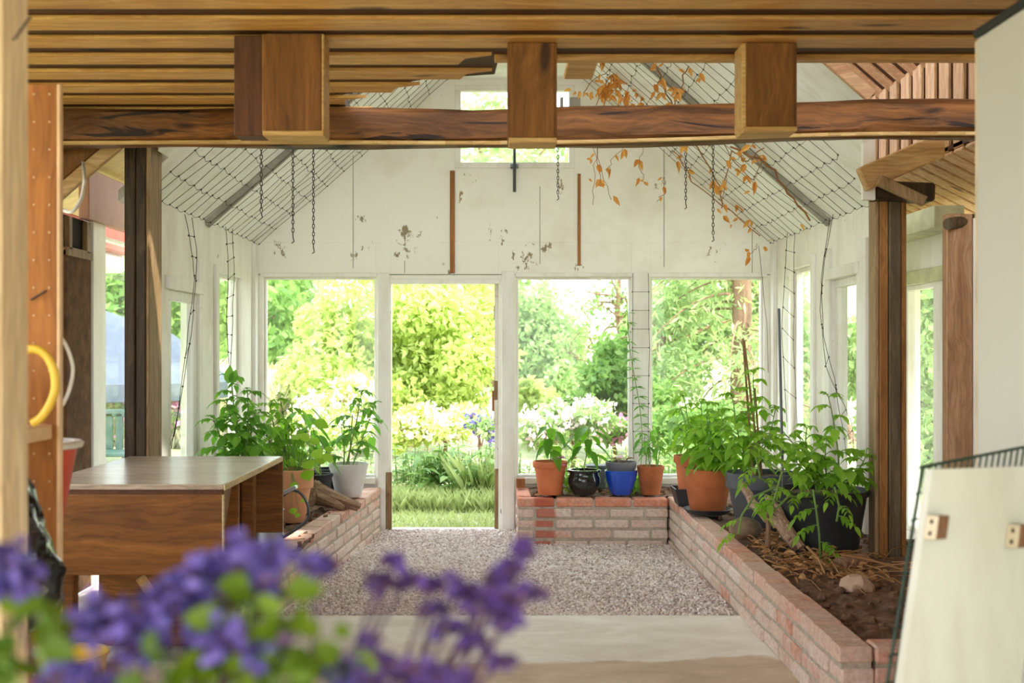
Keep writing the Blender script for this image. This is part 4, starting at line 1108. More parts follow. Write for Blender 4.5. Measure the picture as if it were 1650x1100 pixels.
trail([(1310, 800, 6.0), (1270, 800, 5.85), (1240, 830, 5.8), (1260, 760, 5.85), (1225, 735, 5.9)], 5)
trail([(1330, 800, 6.0), (1310, 790, 5.86), (1315, 820, 5.84), (1320, 860, 5.84), (1322, 900, 5.84)], 6)
trail([(1340, 800, 6.0), (1345, 785, 5.86), (1352, 815, 5.84), (1348, 840, 5.84)], 4)
trail([(1280, 800, 6.05), (1225, 770, 5.95), (1215, 720, 5.95), (1245, 700, 6.0)], 8)
p.done('tomato')
mm = MB(); mm.tube([W(1262, 800, 6.3), W(1255, 497, 6.35)], .0075, 8)
tag(mm.build('metal_rod', M['rod'], loc=W(1262, 800, 6.3)), 'thin dark upright metal rod between the two big pots at right', 'rod')
# stones, dead wood, straw
rg = random.Random(9)
m = MB(); m.blob((1.345, 6.42, ZW+.058), (.088, .075, .062), rg, 16, 10, .08)
tag(m.build('stone', M['stone'], loc=(1.345, 6.42, ZW)), 'rounded brown stone on the right brick planter in front of grey pot', 'stone')
m = MB(); m.blob((2.6/3.0*1.83, 5.2, .29), (.075, .05, .045), rg, 9, 6, .3)
tag(m.build('stone', M['paper_rock'], loc=(1.585, 5.2, .27)), 'pale angular rock half sunk in the soil near the planter post', 'stone')
m = MB(); m.tube([W(1352, 915, 5.62), W(1392, 905, 5.72)], [.05, .046], 14); 
tag(m.build('log_piece', M['bark'], loc=W(1370, 925, 5.65)), 'short round log piece lying among straw before the black tub', 'log')
m = MB()
def branch(m, pts, r):
    P_ = [W(*q) for q in pts]; sm = []
    for a, b in zip(P_, P_[1:]):
        for q in (0, .5): sm.append(a.lerp(b, q)+V((rg.uniform(-1, 1), rg.uniform(-1, 1), rg.uniform(-1, 1)))*r*.3)
    sm.append(P_[-1]); m.tube(sm, [r*(1-.5*i/len(sm)) for i in range(len(sm))], 8)
branch(m, [(1285, 875, 6.0), (1255, 845, 6.15), (1225, 825, 6.3), (1205, 795, 6.5), (1195, 780, 6.6)], .035)
branch(m, [(1275, 870, 6.0), (1255, 820, 6.15), (1235, 800, 6.3)], .025)
branch(m, [(1290, 880, 5.95), (1262, 835, 6.05), (1240, 812, 6.1)], .02)
tag(m.build('driftwood', M['drywood'], loc=W(1260, 870, 6.1)), 'dry reddish branches lying between the stone and the black tub', 'driftwood')
m = MB(); branch(m, [(1236, 880, 5.98), (1237, 845, 5.98), (1236, 828, 5.98)], .016)
tag(m.build('wooden_peg', M['bark'], loc=W(1236, 880, 5.98)), 'short brown wooden peg stuck upright beside the stone', 'peg')
m = MB(); rg = random.Random(31)
for _ in range(70):
    x = rg.uniform(1.34, 2.1); y = rg.uniform(5.0, 6.05)
    if rg.random() < .4: x = rg.uniform(1.33, 1.6); y = rg.uniform(5.4, 6.6)
    a = rg.uniform(0, PI); L = rg.uniform(.08, .35); b = V((x, y, .275+rg.uniform(0, .03))); d = V((math.cos(a), math.sin(a), rg.uniform(-.05, .15)))
    e = b+d*L; e.x = min(max(e.x, 1.32), 2.3); m.tube([b, b.lerp(e, .5)+V((0, 0, rg.uniform(.0, .03))), e], rg.uniform(.0015, .004), 4, cap=False)
for _ in range(380):
    x = rg.uniform(1.34, 1.75); y = rg.uniform(5.3, 6.7)
    m.leaf((x, y, .275+rg.uniform(0, .05)), rv(rg, rg.uniform(-.2, .6)), rv(rg, 1), rg.uniform(.03, .07), rg.uniform(.012, .03), .3, .5, 3)
tag(m.build('straw_litter', M['straw'], loc=(1.6, 5.8, .27)), 'dry straw and dead orange leaves littering the right planter soil', 'litter', kind='stuff')
m = MB()
for pts in ([(1355, 893, 5.5), (1400, 900, 5.5), (1476, 925, 5.4)], [(1300, 880, 5.8), (1345, 925, 5.55), (1456, 955, 5.3)], [(1295, 905, 5.7), (1380, 918, 5.6), (1476, 905, 5.5)]):
    branch(m, pts, .007)
tag(m.build('dry_stalks', M['straw'], loc=W(1380, 920, 5.5)), 'long pale dry stalks lying across the soil before the planter post', 'stalk')
m = MB(); rg = random.Random(2)
for _ in range(60):
    x = rg.uniform(.26, 1.15); m.leaf((x, rg.uniform(8.42, 8.8), .29), rv(rg, .2), rv(rg, 1), .05, .03, .2, .4, 3)
tag(m.build('dead_leaves', M['straw'], loc=(.7, 8.6, .28)), 'dead leaves on the soil behind the far row of pots', 'leaves', kind='stuff')

# left planter pots
p = Pl('potted_tomato_plant', 'young tomato plant in pale grey ribbed pot, left of the doorway', 'plant', (-1.07, 8.30, ZW), 10)
p.pot('ribbed', R=.142, r=.09, h=.235, rimh=0, n=160, fn=lambda r, z, a: r+(.0035*math.cos(40*a) if r > .085 and .01 < z < .23 else 0))
tomato_stem(p.st, p.lf, p.top+V((-.02, 0, 0)), W(582, 636, 8.3), p.rg, 9, .2, .04, 0, .6, .007, .3)
tomato_stem(p.st, p.lf, p.top+V((.03, 0, 0)), W(603, 655, 8.25), p.rg, 6, .18, .05, 0, .75, .006, .4)
tomato_stem(p.st, p.lf, p.top+V((-.04, .02, 0)), W(550, 690, 8.3), p.rg, 6, .18, .02, 0, .5, .006, .2)
p.st.tube([p.top, W(568, 668, 8.3)], .004, 6)
p.done('tomato_dark')
p = Pl('potted_pepper_plant', 'tall thin pepper plant in black plastic pots behind the driftwood', 'plant', (-1.26, 8.12, .28), 11)
p.pot('black_plastic', R=.105, r=.075, h=.2, rimh=.02, rimt=.006)
pepper(p.st, p.lf, p.top, W(488, 660, 8.1), p.rg, 14, .16, wr=.42); pepper(p.st, p.lf, p.top+V((.03, 0, 0)), W(505, 690, 8.1), p.rg, 8, .12, wr=.42); p.done('tomato_dark')
m = pot_mb(V((-1.22, 8.38, .28)), R=.125, r=.09, h=.21, rimh=.02, rimt=.006)
tag(m.build('plastic_pot', M['black_plastic'], loc=(-1.22, 8.38, .28)), 'empty black plastic pot between the ribbed pot and the thin pepper plant', 'pot')
p = Pl('potted_nasturtium', 'round-leaved lime green plant trailing from pale terracotta pot behind the table', 'plant', (-1.27, 7.2, .28), 12)
p.pot('terra_pale', R=.125, r=.072, h=.325, rimh=.115, rimt=.016)
for k in range(46):
    a = p.rg.uniform(0, 2*PI); r_ = p.rg.uniform(.05, .3); hh = p.rg.uniform(-.05, .32)
    q = p.top+V((math.cos(a)*r_-.08, math.sin(a)*r_*.7, hh)); p.st.tube([p.top+V((math.cos(a)*.04, math.sin(a)*.04, 0)), p.top.lerp(q, .6)+V((0, 0, .03)), q], .0018, 4)
    L = p.rg.uniform(.06, .10); p.lf.leaf(q, V((math.cos(a), math.sin(a)-.3, p.rg.uniform(-.5, .1))), (p.rg.uniform(-.3, .3), -.6, 1), L, L*.95, .2, .1, 5, 0, .5)
for px_, py_, L in ((474, 776, .06), (487, 803, .05), (470, 818, .055), (482, 826, .04)):
    q = W(px_, py_, 6.98); p.st.tube([W(470, 760, 7.08), q], .0018, 4); p.lf.leaf(q, V((p.rg.uniform(-1, 1), -.5, p.rg.uniform(-.6, 0))), (p.rg.uniform(-.4, .4), -1, .8), L, L*.9, .1, .1, 5, 0, .5)
p.done('lime')
p = Pl('potted_tomato_plant', 'tallest bushy tomato plants on the left, rising behind the wooden table', 'plant', (-1.55, 6.9, .28), 13)
p.pot('black_plastic', R=.16, r=.12, h=.22, rimh=.02, rimt=.006)
for tx_, ty_, n_ in ((372, 612, 11), (365, 650, 9), (400, 636, 10), (345, 680, 8), (385, 690, 9), (410, 670, 9)):
    d = rv(p.rg, 0)*.1; tomato_stem(p.st, p.lf, p.top+d, W(tx_, ty_, 6.9+p.rg.uniform(-.12, .15)), p.rg, n_+3, .18, .03, 0, .6, .008, .2)
p.lf.leaf(W(368, 618, 6.9), (.1, 0, 1), (0, -1, 0), .11, .06, 0, .1, 5); p.lf.leaf(W(372, 618, 6.9), (.4, 0, 1), (0, -1, 0), .09, .055, 0, .1, 5)
p.done('tomato_dark')
p = Pl('potted_tomato_plant', 'bushy tomato plant between the tallest one and the terracotta pot on the left', 'plant', (-1.42, 7.5, .28), 14)
p.pot('black_plastic', R=.15, r=.11, h=.22, rimh=.02, rimt=.006)
for tx_, ty_, n_ in ((452, 645, 10), (435, 655, 9), (465, 680, 9), (425, 690, 9), (448, 700, 8)):
    d = rv(p.rg, 0)*.09; tomato_stem(p.st, p.lf, p.top+d, W(tx_, ty_, 7.45+p.rg.uniform(-.1, .12)), p.rg, n_+2, .18, .03, 0, .6, .007, .2)
p.done('tomato')
m = MB(); rg = random.Random(17)
for k in range(12):
    a = V((-1.2+rg.uniform(-.12, .1), 7.72+rg.uniform(-.06, .06), .30+rg.uniform(0, .02))); b = a+V((rg.uniform(.02, .22), rg.uniform(-.1, .1), rg.uniform(-.02, .03)))
    top = V((-1.19+rg.uniform(-.05, .03), 7.74, .40+rg.uniform(-.02, .06)))
    m.tube([b, a.lerp(b, .4).lerp(top, .55), top], [.02, .045, .03], 8)
tag(m.build('driftwood', M['drywood'], loc=(-1.19, 7.72, .28)), 'weathered driftwood stump on left soil in front of the ribbed pot', 'driftwood')
# galvanised watering can
def zinc_can():
    c = V(((420-805)/F*6.06, 6.06, ZW+.003)); t = thing('watering_can', 'galvanised metal watering can behind the hanging back leaf of the table', 'watering can', c)
    m = MB(); m.lathe([(0, 0), (.118, 0), (.122, .006), (.122, .02), (.118, .024), (.116, .2), (.12, .205), (.116, .215), (.108, .3), (.10, .3), (.098, .29), (0, .285)], c, 40); m.build('can_body', M['zinc'], t)
    m = MB(); m.tube(smooth([W(455, 800, 6.06), W(470, 790, 6.06), W(486, 796, 6.06), W(496, 815, 6.06), W(496, 835, 6.06), W(480, 850, 6.06), W(462, 862, 6.06), W(456, 865, 6.06)]), .007, 8); m.build('handle', M['rod'], t)
    m = MB(); m.obox(W(452, 796, 6.02), W(478, 784, 6.02), .06, .02, (0, 0, 1), .004); m.build('top_rim', M['zinc'], t)
    m = MB(); m.tube([c+V((-.1, .02, .06)), c+V((-.2, .04, .18)), c+V((-.26, .05, .3))], [.026, .02, .016], 10); m.build('spout', M['zinc'], t)
zinc_can()

# ------------------------------------------------------------------ table
def table():
    YA, YB, XR_, XL_ = 4.5, 5.7, -1.06, -1.8
    zt = H-215*YA/F
    t = thing('drop_leaf_table', 'stained pine drop-leaf table with window sheen painted on top and hanging leaves', 'table', ((XL_+XR_)/2, 5.1, 0))
    m = MB(); m.box((XL_, YA, zt-.022), (XR_, YB, zt), .003); o = m.build('table_top', M['table_top'], t); o['label'] = 'greyish table top with painted-in window sheen'
    m = MB(); m.box((XR_+.0005, YA, zt-.024), (XR_+.006, YB, zt-.001), .002); m.build('top_edge', M['table_edge'], t)
    m = MB(); m.box((XL_, YA+.004, zt-.06), (XR_-.004, YA+.03, zt-.023), .003); m.build('apron', M['casing_dark'], t)
    m = MB(); m.box((XL_, YB-.03, zt-.06), (XR_-.01, YB-.004, zt-.023), .003); m.build('apron', M['casing_dark'], t)
    m = MB(); m.box((XL_, YA-.022, H-360*YA/F), (XR_, YA, zt-.038), .003); m.build('drop_leaf', M['table_wood'], t)
    m = MB(); m.box((XR_-.001, YA-.0225, H-360*YA/F), (XR_+.004, YA-.0, zt-.038), .001); m.build('leaf_edge', M['table_edge'], t)
    m = MB(); m.box((XL_, YB, H-293*YB/F), (XR_+.004, YB+.022, zt-.024), .003); m.build('drop_leaf', M['table_wood'], t)
    m = MB(); xh = XR_-.06; m.box((xh-.10, YB-.006, zt-.075), (xh-.04, YB-.001, zt-.024), .001); m.build('hinge', M['nail'], t)
    m = MB()
    prof = [(0, 0), (-.13, 0), (-.11, -.03), (-.06, -.09), (-.03, -.14), (0, -.15)]
    m.prism([(XR_-.03, YA+.05-yy, zt-.024+zz) for yy, zz in prof], (.02, 0, 0)); m.build('bracket', M['table_wood'], t)
    for x in (XL_+.1, XR_-.13):
        for y in (YA+.12, YB-.14):
            m = MB(); m.box((x-.03, y-.03, 0), (x+.03, y+.03, zt-.024), .005); m.build('leg', M['table_wood'], t)
    for x in (XL_+.1, XR_-.13):
        m = MB(); m.box((x-.02, YA+.15, .08), (x+.02, YB-.17, .16), .004); m.build('stretcher', M['table_wood'], t)
    m = MB(); m.box((XL_+.02, 5.2, .02), (XR_-.10, 5.23, .74), .004); m.build('centre_panel', M['table_wood'], t)
    m = MB(); m.obox(W(226, 930, 4.7), W(262, 985, 4.75), .02, .04, (0, 0, 1), .004); m.build('stay', M['casing_pale'], t)
table()
m = MB(); m.lathe([(0, 0), (.11, 0), (.115, .01), (.135, .2), (.142, .2), (.142, .21), (.13, .21), (.11, .02), (0, .02)], (-1.6, 4.36, 0.0), 36)
tag(m.build('yellow_bucket', M['yellow'], loc=(-1.6, 4.36, 0)), 'yellow plastic bucket on floor below the front leaf of the table', 'bucket')

# ------------------------------------------------------------------ left foreground: post, shelf, can, bag, pot
t = post('timber_post', 'pale pine post closest to viewer at the left edge', [('post_body', (-1.05, 2.0, 0), (XA(47, 2.12), 2.12, CZ), 'pale_post')], (-.9, 2.0, 0))
m = MB(); m.tube([W(50, 26, 1.98), W(24, 62, 1.985), W(22, 63, 2.01)], .0025, 6); m.build('nail', M['nail'], t)
def shelf():
    Y = 3.0
    t = thing('shelf_unit', 'narrow orange wooden shelf unit with rows of peg holes behind the pale post', 'shelf', (-1.3, 2.7, 0))
    zt = z(135, Y)
    m = MB(); m.box((-1.6, Y, 0), (XA(91, Y), Y+.02, zt), .002); o = m.build('side_panel', M['shelf_wood'], t)
    m = MB(); m.box((XA(91, Y)+.0002, Y-.001, 0), (XA(97, Y), Y+.021, zt), .004); m.build('edge_strip', M['shelf_edge'], t)['label'] = 'front edge strip with its lit look painted pale'  # light caught by the panel edge is put into the pale colour
    m = MB(); m.tube([(0, .001, 0), (0, -.003, 0)], .0024, 8); pm = m.mesh('shelf_peg', M['shelf_edge'])
    for k in range(22):
        for px_ in (55, 80):
            o = bpy.data.objects.new('shelf_peg', pm); COL.objects.link(o); o.parent = t; o.location = W(px_, 152+44.5*k, Y)-t.location
    zs = z(683, Y)
    m = MB(); m.box((-1.6, 2.25, zs-.038), (XA(85, Y), Y-.001, zs), .003); m.build('shelf_board', M['shelf_edge'], t)
    m = MB(); m.box((-1.6, 2.25, .62), (XA(80, Y), Y-.001, .655), .003); m.build('shelf_board', M['shelf_wood'], t)
    m = MB(); m.box((-1.6, Y+.021, .735), (-1.235, Y+.2, .77), .003); m.build('shelf_board', M['shelf_wood'], t)
    m = MB(); m.tube([W(50, 483, 2.99), W(75, 468, 2.985)], .003, 6); m.build('nail', M['nail'], t)
shelf()
zs = z(683, 3.0)
def ycan():
    c = V((-1.21, 2.82, zs+.002)); t = thing('watering_can', 'yellow plastic watering can with curved handle on the wooden shelf', 'watering can', c)
    Yc = 2.80
    m = MB(); m.lathe([(0, 0), (.05, 0), (.055, .006), (.055, .1), (.04, .14), (.028, .15), (.024, .145), (0, .14)], c+V((-.03, 0, 0)), 32); m.build('can_body', M['yellow'], t)
    m = MB(); m.tube(smooth([W(30, 570, Yc), W(52, 562, Yc), W(72, 570, Yc), W(86, 594, Yc), W(89, 625, Yc), W(80, 652, Yc), W(66, 672, Yc), W(52, 682, Yc)]), .0105, 12); m.build('handle', M['yellow'], t)
    m = MB(); m.tube([c+V((.055, -.03, .01)), c+V((.05, -.03, .10)), c+V((.045, -.03, .14))], [.014, .012, .010], 10); m.build('filler_neck', M['white_plastic'], t)['label'] = 'pale cream neck'
ycan()
def bag():
    m = MB(); rgb = random.Random(6); c = V((-1.172, 2.78, .655)); n, k = 44, 34; vs = []; fs = []
    prof = [(0, .0), (.06, .004), (.10, .03), (.125, .1), (.118, .17), (.098, .23), (.075, .29), (.06, .34), (.045, .37), (.03, .39), (.0, .392)]
    def rad(u):
        x = u*(len(prof)-1); i = min(int(x), len(prof)-2); f = x-i; return prof[i][0]*(1-f)+prof[i+1][0]*f, prof[i][1]*(1-f)+prof[i+1][1]*f
    for i in range(k+1):
        r, zz = rad(i/k)
        for j in range(n):
            a = 2*PI*j/n
            f = 1+.10*math.sin(5*a+zz*14)+.06*math.sin(9*a-zz*30)+.05*math.sin(14*a+zz*50)+.03*rgb.uniform(-1, 1)
            vs.append(c+V((r*f*math.cos(a)-.0, r*f*math.sin(a), zz)))
    for i in range(k):
        for j in range(n): fs.append((i*n+j, i*n+(j+1) % n, (i+1)*n+(j+1) % n, (i+1)*n+j))
    m.add(vs, fs); tag(m.build('plastic_bag', M['bag'], loc=c, sharp=50), 'crumpled black plastic bag stuffed on the low shelf', 'bag')
bag()
def redpot():
    c = V((-1.262, 3.16, .771)); t = thing('plastic_pot', 'red plastic pot with white rim beside the orange shelf panel', 'pot', c)
    m = MB(); m.lathe([(0, 0), (.058, 0), (.063, .005), (.117, .30), (.108, .30), (.055, .01), (0, .01)], c, 40); m.build('pot_body', M['red_pot'], t)
    m = MB(); m.lathe([(.116, .295), (.130, .298), (.134, .31), (.126, .316), (.108, .316), (.108, .30)], c, 40); m.build('rim', M['white_plastic'], t)['label'] = 'white rim'
redpot()
m = MB(); m.tube(smooth([W(88, 535, 3.032), W(104, 552, 3.032), W(117, 588, 3.032), W(114, 620, 3.032), W(102, 650, 3.032), W(86, 668, 3.032)]), .005, 8)
tag(m.build('plastic_strap', M['white_plastic'], loc=W(100, 600, 3.35)), 'white plastic strap bowing out beside the orange shelf panel', 'strap')
m = MB(); m.tube(smooth([W(92, 333, 5.0), W(105, 340, 5.0), W(118, 340, 5.0), W(130, 322, 5.05), W(135, 300, 5.1), W(136, 285, 5.15), W(134, 262, 5.52)]), .008, 8)
tag(m.build('cable', M['white_plastic'], loc=W(115, 340, 5.0)), 'white cable looping below the broad brown brace at upper left', 'cable')

# ------------------------------------------------------------------ right foreground: cabinet, leaning panel, green grid
def cabinet():
    t = thing('tall_cabinet', 'tall cream steel cabinet with black top edge at the right', 'cabinet', (1.45, 2.3, 0))
    X0, Yf = XA(1572, 2.8), 2.8; zt = z(62, 2.8)
    m = MB(); m.box((X0, 1.2, .0), (X0+.6, Yf, zt), .006); m.build('cabinet_body', M['cabinet'], t)
    m = MB(); m.box((X0-.006, 1.2, zt+.0005), (X0+.6, Yf+.004, zt+.02), .004); m.build('top_edge', M['cab_top'], t)
    m = MB(); m.box((X0-.003, Yf-.012, .02), (X0-.0002, Yf-.004, zt-.01), .001); m.build('edge_trim', M['veneer'], t)
cabinet()
def slab(m, a, b, c, th, mi=0):
    a, b, c = V(a), V(b), V(c); dd = b+c-a; n = (b-a).cross(c-a).normalized()
    if n.y < 0: n = -n
    m.prism([a, b, dd, c], n*th, mi); return n
def lean_panel():
    TL = W(1503, 756, 2.2); TR = W(1690, 750, 2.33); BL = W(1352, 1815, 2.0)
    t = thing('leaning_board', 'worn cream panel with two wooden brackets leaning at lower right', 'panel', (BL.x+.2, 2.25, BL.z))
    m = MB(); n = slab(m, TL, TR, BL, .018); m.build('board', M['panel'], t, smooth=False)
    u = (TR-TL).normalized(); v = (TL-BL).normalized()
    for (px_, py_) in ((1500, 848), (1630, 862)):
        # point on the panel plane
        ray = (W(px_, py_, 1)-V((0, 0, H))); s_ = (TL-V((0, 0, H))).dot(n)/ray.dot(n); c = V((0, 0, H))+ray*s_
        mt = Matrix((u, -n, v)).transposed().to_4x4(); mt.translation = c
        m = MB(); m.box((-.014, .0, -.022), (.014, .030, .022), .002, 0, mt)
        b = m.build('bracket', M['walnut'], t)
        m = MB(); m.box((-.0155, .001, -.022), (-.0142, .030, .022), .0004, 0, mt); m.build('plate', M['veneer'], b)
        m = MB()
        for s in (-1, 1): m.box((-.0165, .012, s*.011-.004), (-.0156, .019, s*.011+.004), .0004, 0, mt)
        m.build('slot', M['slot'], b)
lean_panel()
def grid():
    TL = W(1487, 752, 2.36); TR = W(1650, 720, 2.5); BL = W(1318, 1770, 2.15)
    m = MB(); u = TR-TL; v = BL-TL
    nu, nv = 16, 22
    for i in range(nu+1): m.tube([TL+u*(i/nu), TL+u*(i/nu)+v], .0022 if i else .0035, 6)
    for j in range(nv+1): m.tube([TL+v*(j/nv)-u.normalized()*.008, TL+v*(j/nv)+u], .0022 if j else .0035, 6)
    tag(m.build('wire_grid_panel', M['green_wire'], loc=BL+u*.5), 'green coated wire grid leaning behind the cream panel', 'grid')
grid()

# ------------------------------------------------------------------ foreground flowers (out of focus)
def sage():
    c = V((-.22, .88, 0)); t = thing('potted_sage', 'tall purple flowering sage in the close foreground, out of focus', 'plant', c)
    m = MB(); m.lathe([(0, 0), (.13, 0), (.135, .01), (.17, .72), (.185, .72), (.185, .78), (.165, .78), (.16, .74), (0, .74)], c, 36); m.build('pot', M['terra'], t)
    rg = random.Random(21); base = c+V((0, 0, .74))
    def stalk(px_, py_, Y, kind, s):
        q = W(px_, py_, Y); b = base+V((rg.uniform(-.06, .06), rg.uniform(-.06, .06), 0))
        m = MB(); mid = b.lerp(q, .55)+V((rg.uniform(-.02, .02), rg.uniform(-.02, .02), 0))
        m.tube([b, mid, q], [.003, .0025, .0015], 6); st = m.build('flower_stalk', G['sage_dark' if kind != 'leaf' else 'stem'], t)
        if kind == 'leaf':
            m = MB()
            for k in range(int(8*s)):
                p_ = q+V((rg.gauss(0, .010), rg.gauss(0, .010), rg.gauss(0, .008)))*s; L = rg.uniform(.016, .029)
                m.leaf(p_, rv(rg, rg.uniform(-.3, .6)), (rg.uniform(-1, 1), -1.2, rg.uniform(0, 1)), L, L*.75, .2, .2, 4)
            m.build('leaves', G['sage_leaf'], st)
        else:
            m = MB(); d = MB()
            for k in range(int(15*s)+1 if kind == 'p' else int(8*s)+2):
                p_ = q+V((max(-.013, min(.013, rg.gauss(0, .0085))), rg.gauss(0, .008), max(-.011, min(.011, rg.gauss(0, .007)))-.002))*s
                for _ in range(3):
                    L = rg.uniform(.008, .015); m.leaf(p_, V((rg.uniform(-1, 1), rg.uniform(-1, .4), rg.uniform(-.6, 1))), (rg.uniform(-1, 1), -1, rg.uniform(-.3, 1)), L, L*.8, .2, .2, 3)
                if rg.random() < (.6 if kind == 'p' else 1.2): d.leaf(p_, rv(rg, 0), (0, -1, .4), .014, .009, .1, .2, 3)
            m.build('blossom', G['sage_petal' if kind == 'p' else 'sage_plum'], st)
            if d.v: d.build('calyx', G['sage_dark'], st)
    for a in ((390, 895, .85, 'p', 1.2), (330, 930, .86, 'p', 1.2), (425, 900, .84, 'p', 1), (385, 940, .85, 'p', 1), (295, 965, .86, 'p', 1.1), (335, 985, .86, 'p', .9), (180, 985, .84, 'p', 1.2), (145, 1010, .84, 'p', .9),
              (225, 1005, .85, 'p', 1), (260, 955, .86, 'p', .9), (375, 1020, .82, 'p', 1.2), (420, 1035, .82, 'p', 1), (330, 1030, .84, 'p', 1), (235, 1040, .84, 'p', .9),
              (440, 885, .85, 'p', .7), (512, 915, .95, 'p', .55), (425, 955, .85, 'p', .5), (345, 915, .85, 'p', .8), (300, 925, .86, 'p', .7)): stalk(*a)
    for a in ((637, 905, .95, 'd', .35), (655, 935, .95, 'd', .45), (612, 935, .95, 'd', .4), (700, 945, .95, 'd', .45), (697, 975, .95, 'd', .35), (745, 945, .95, 'd', .5), (775, 975, .92, 'd', .7), (830, 980, .92, 'd', .9), (805, 960, .92, 'd', .7),
              (825, 905, .95, 'd', .55), (845, 880, .95, 'd', .35), (790, 930, .95, 'd', .45), (725, 1010, .92, 'd', .5), (760, 1035, .92, 'd', .55), (808, 1060, .92, 'd', .35), (855, 950, .95, 'd', .35),
              (570, 1075, .85, 'p', 1.1), (610, 1060, .85, 'd', 1.1), (650, 1085, .85, 'd', 1.1), (700, 1092, .86, 'd', .9), (590, 1095, .85, 'd', 1), (740, 1090, .88, 'd', .6), (680, 1095, .86, 'p', .7)): stalk(*a)
    for a in ((12, 895, .85, 'p', .9), (38, 935, .85, 'p', .9), (10, 935, .85, 'p', .6), (120, 1080, .84, 'p', .7), (170, 1092, .84, 'p', .8), (90, 1095, .84, 'p', .5)): stalk(*a)
    for a in ((385, 980, .82, 'leaf', 1.2), (400, 975, .82, 'leaf', .8), (270, 1070, .82, 'leaf', 1.4), (300, 1085, .82, 'leaf', 1.2), (350, 1080, .82, 'leaf', 1), (475, 1040, .83, 'leaf', 1.4), (505, 1075, .83, 'leaf', 1.2), (445, 1015, .83, 'leaf', .9),
              (440, 1090, .82, 'leaf', 1), (65, 985, .84, 'leaf', 1.1), (60, 1020, .84, 'leaf', .9), (10, 1070, .84, 'leaf', 1), (400, 1085, .82, 'leaf', .8), (100, 1020, .85, 'leaf', .5)): stalk(*a)
sage()

# ------------------------------------------------------------------ garden
def np_mesh(name, P_, n_per, mats, quad=True):
    """P_: (N,4,3) leaf corners"""
    me = bpy.data.meshes.new(name); N = len(P_); me.vertices.add(N*4); me.vertices.foreach_set('co', P_.astype(np.float32).ravel())
    me.loops.add(N*4); me.loops.foreach_set('vertex_index', np.arange(N*4, dtype=np.int32)); me.polygons.add(N); me.polygons.foreach_set('loop_start', np.arange(N, dtype=np.int32)*4)
    me.update(calc_edges=True); me.materials.append(mats); return me
def leaves_at(C_, rg, L, wr=.55, down=.3, flat=.0):
    N = len(C_); d = rg.standard_normal((N, 3)); d[:, 2] -= down; d /= np.linalg.norm(d, axis=1)[:, None]
    q = rg.standard_normal((N, 3)); q[:, 2] *= (1-flat); s = np.cross(d, q); s /= np.linalg.norm(s, axis=1)[:, None]+1e-9
    l = L*rg.uniform(.6, 1.3, N)[:, None]
    m = C_+d*l*.45
    return np.stack([C_, m+s*l*wr*.5, C_+d*l, m-s*l*wr*.5], 1)
def crown_pts(rg, N, lumps):
    out = []; vol = np.array([a[1][0]*a[1][1]*a[1][2] for a in lumps])**.67; cnt = (N*vol/vol.sum()).astype(int)
    for (c, r), k in zip(lumps, cnt):
        u = rg.standard_normal((k, 3)); u /= np.linalg.norm(u, axis=1)[:, None]
        out.append(np.array(c)+u*np.array(r)*(rg.random(k)**.35)[:, None])
    return np.concatenate(out)
def part_np(name, me, parent, org):
    o = bpy.data.objects.new(name, me); COL.objects.link(o); o.parent = parent; o.location = -V(org); o['_org'] = list(org); return o
def tree(name, label, pos, lumps, N, L, mat, seed, trunk=.14, branches=6, cat='tree', group=None, bark='bark', wr=.55, down=.3):
    rg = np.random.default_rng(seed); r2 = random.Random(seed)
    pos = V((pos[0], pos[1], ground_z(pos[0], pos[1]))); t = thing(name, label, cat, pos, group)
    lm = []
    for (c, r) in lumps:
        lm.append((c, tuple(v*.72 for v in r)))
        for _ in range(7):
            u = V((r2.gauss(0, 1), r2.gauss(0, 1), r2.gauss(0, 1))).normalized()
            lm.append(((c[0]+u.x*r[0]*.7, c[1]+u.y*r[1]*.7, c[2]+u.z*r[2]*.7), tuple(v*r2.uniform(.28, .45) for v in r)))
    pts = crown_pts(rg, N, lm); pts = pts[pts[:, 2] > pos.z+.05]
    part_np('crown', np_mesh(name+'_crown', leaves_at(pts, rg, L, wr, down), 4, G[mat]), t, pos)
    if trunk:
        m = MB(); top = max(lumps, key=lambda a: a[0][2]); e = V(top[0])
        k = [pos+V((0, 0, -.1)), pos.lerp(e, .35)+V((r2.uniform(-.1, .1), 0, 0)), pos.lerp(e, .7)+V((r2.uniform(-.15, .15), 0, 0)), e]
        m.tube(k, [trunk, trunk*.8, trunk*.55, trunk*.3], 10)
        for _ in range(branches):
            c, r = r2.choice(lumps); a = k[1].lerp(k[3], r2.uniform(0, .8)); b = V(c)+V((r2.uniform(-.8, .8)*r[0], r2.uniform(-.8, .8)*r[1], r2.uniform(-.5, .8)*r[2]))
            m.tube([a, a.lerp(b, .5)+V((0, 0, .12)), b], [trunk*.4, trunk*.25, trunk*.1], 6)
        m.build('trunk', M[bark], t)
    return t
def lump(px, py, Y, rpx, rpy, ry): p_ = W(px, py, Y); return ((p_.x, p_.y, p_.z), (rpx/F*Y, ry, rpy/F*Y))
tree('maple_tree', 'bright yellow-green maple tree filling the doorway view', (-1.6, 16.4), [lump(640, 480, 16, 190, 130, 1.6), lump(720, 560, 15.6, 120, 110, 1.3), lump(560, 580, 15.7, 120, 100, 1.3), lump(640, 640, 15.2, 150, 70, 1)], 26000, .115, 'maple', 1, .12, 0)
tree('round_tree', 'pale green rounded tree seen through the middle right window at its left side', (.9, 28), [lump(870, 560, 28, 70, 110, 2), lump(905, 610, 27.5, 60, 70, 1.6), lump(840, 520, 28.5, 55, 80, 1.6)], 14000, .16, 'soft', 2, .2)
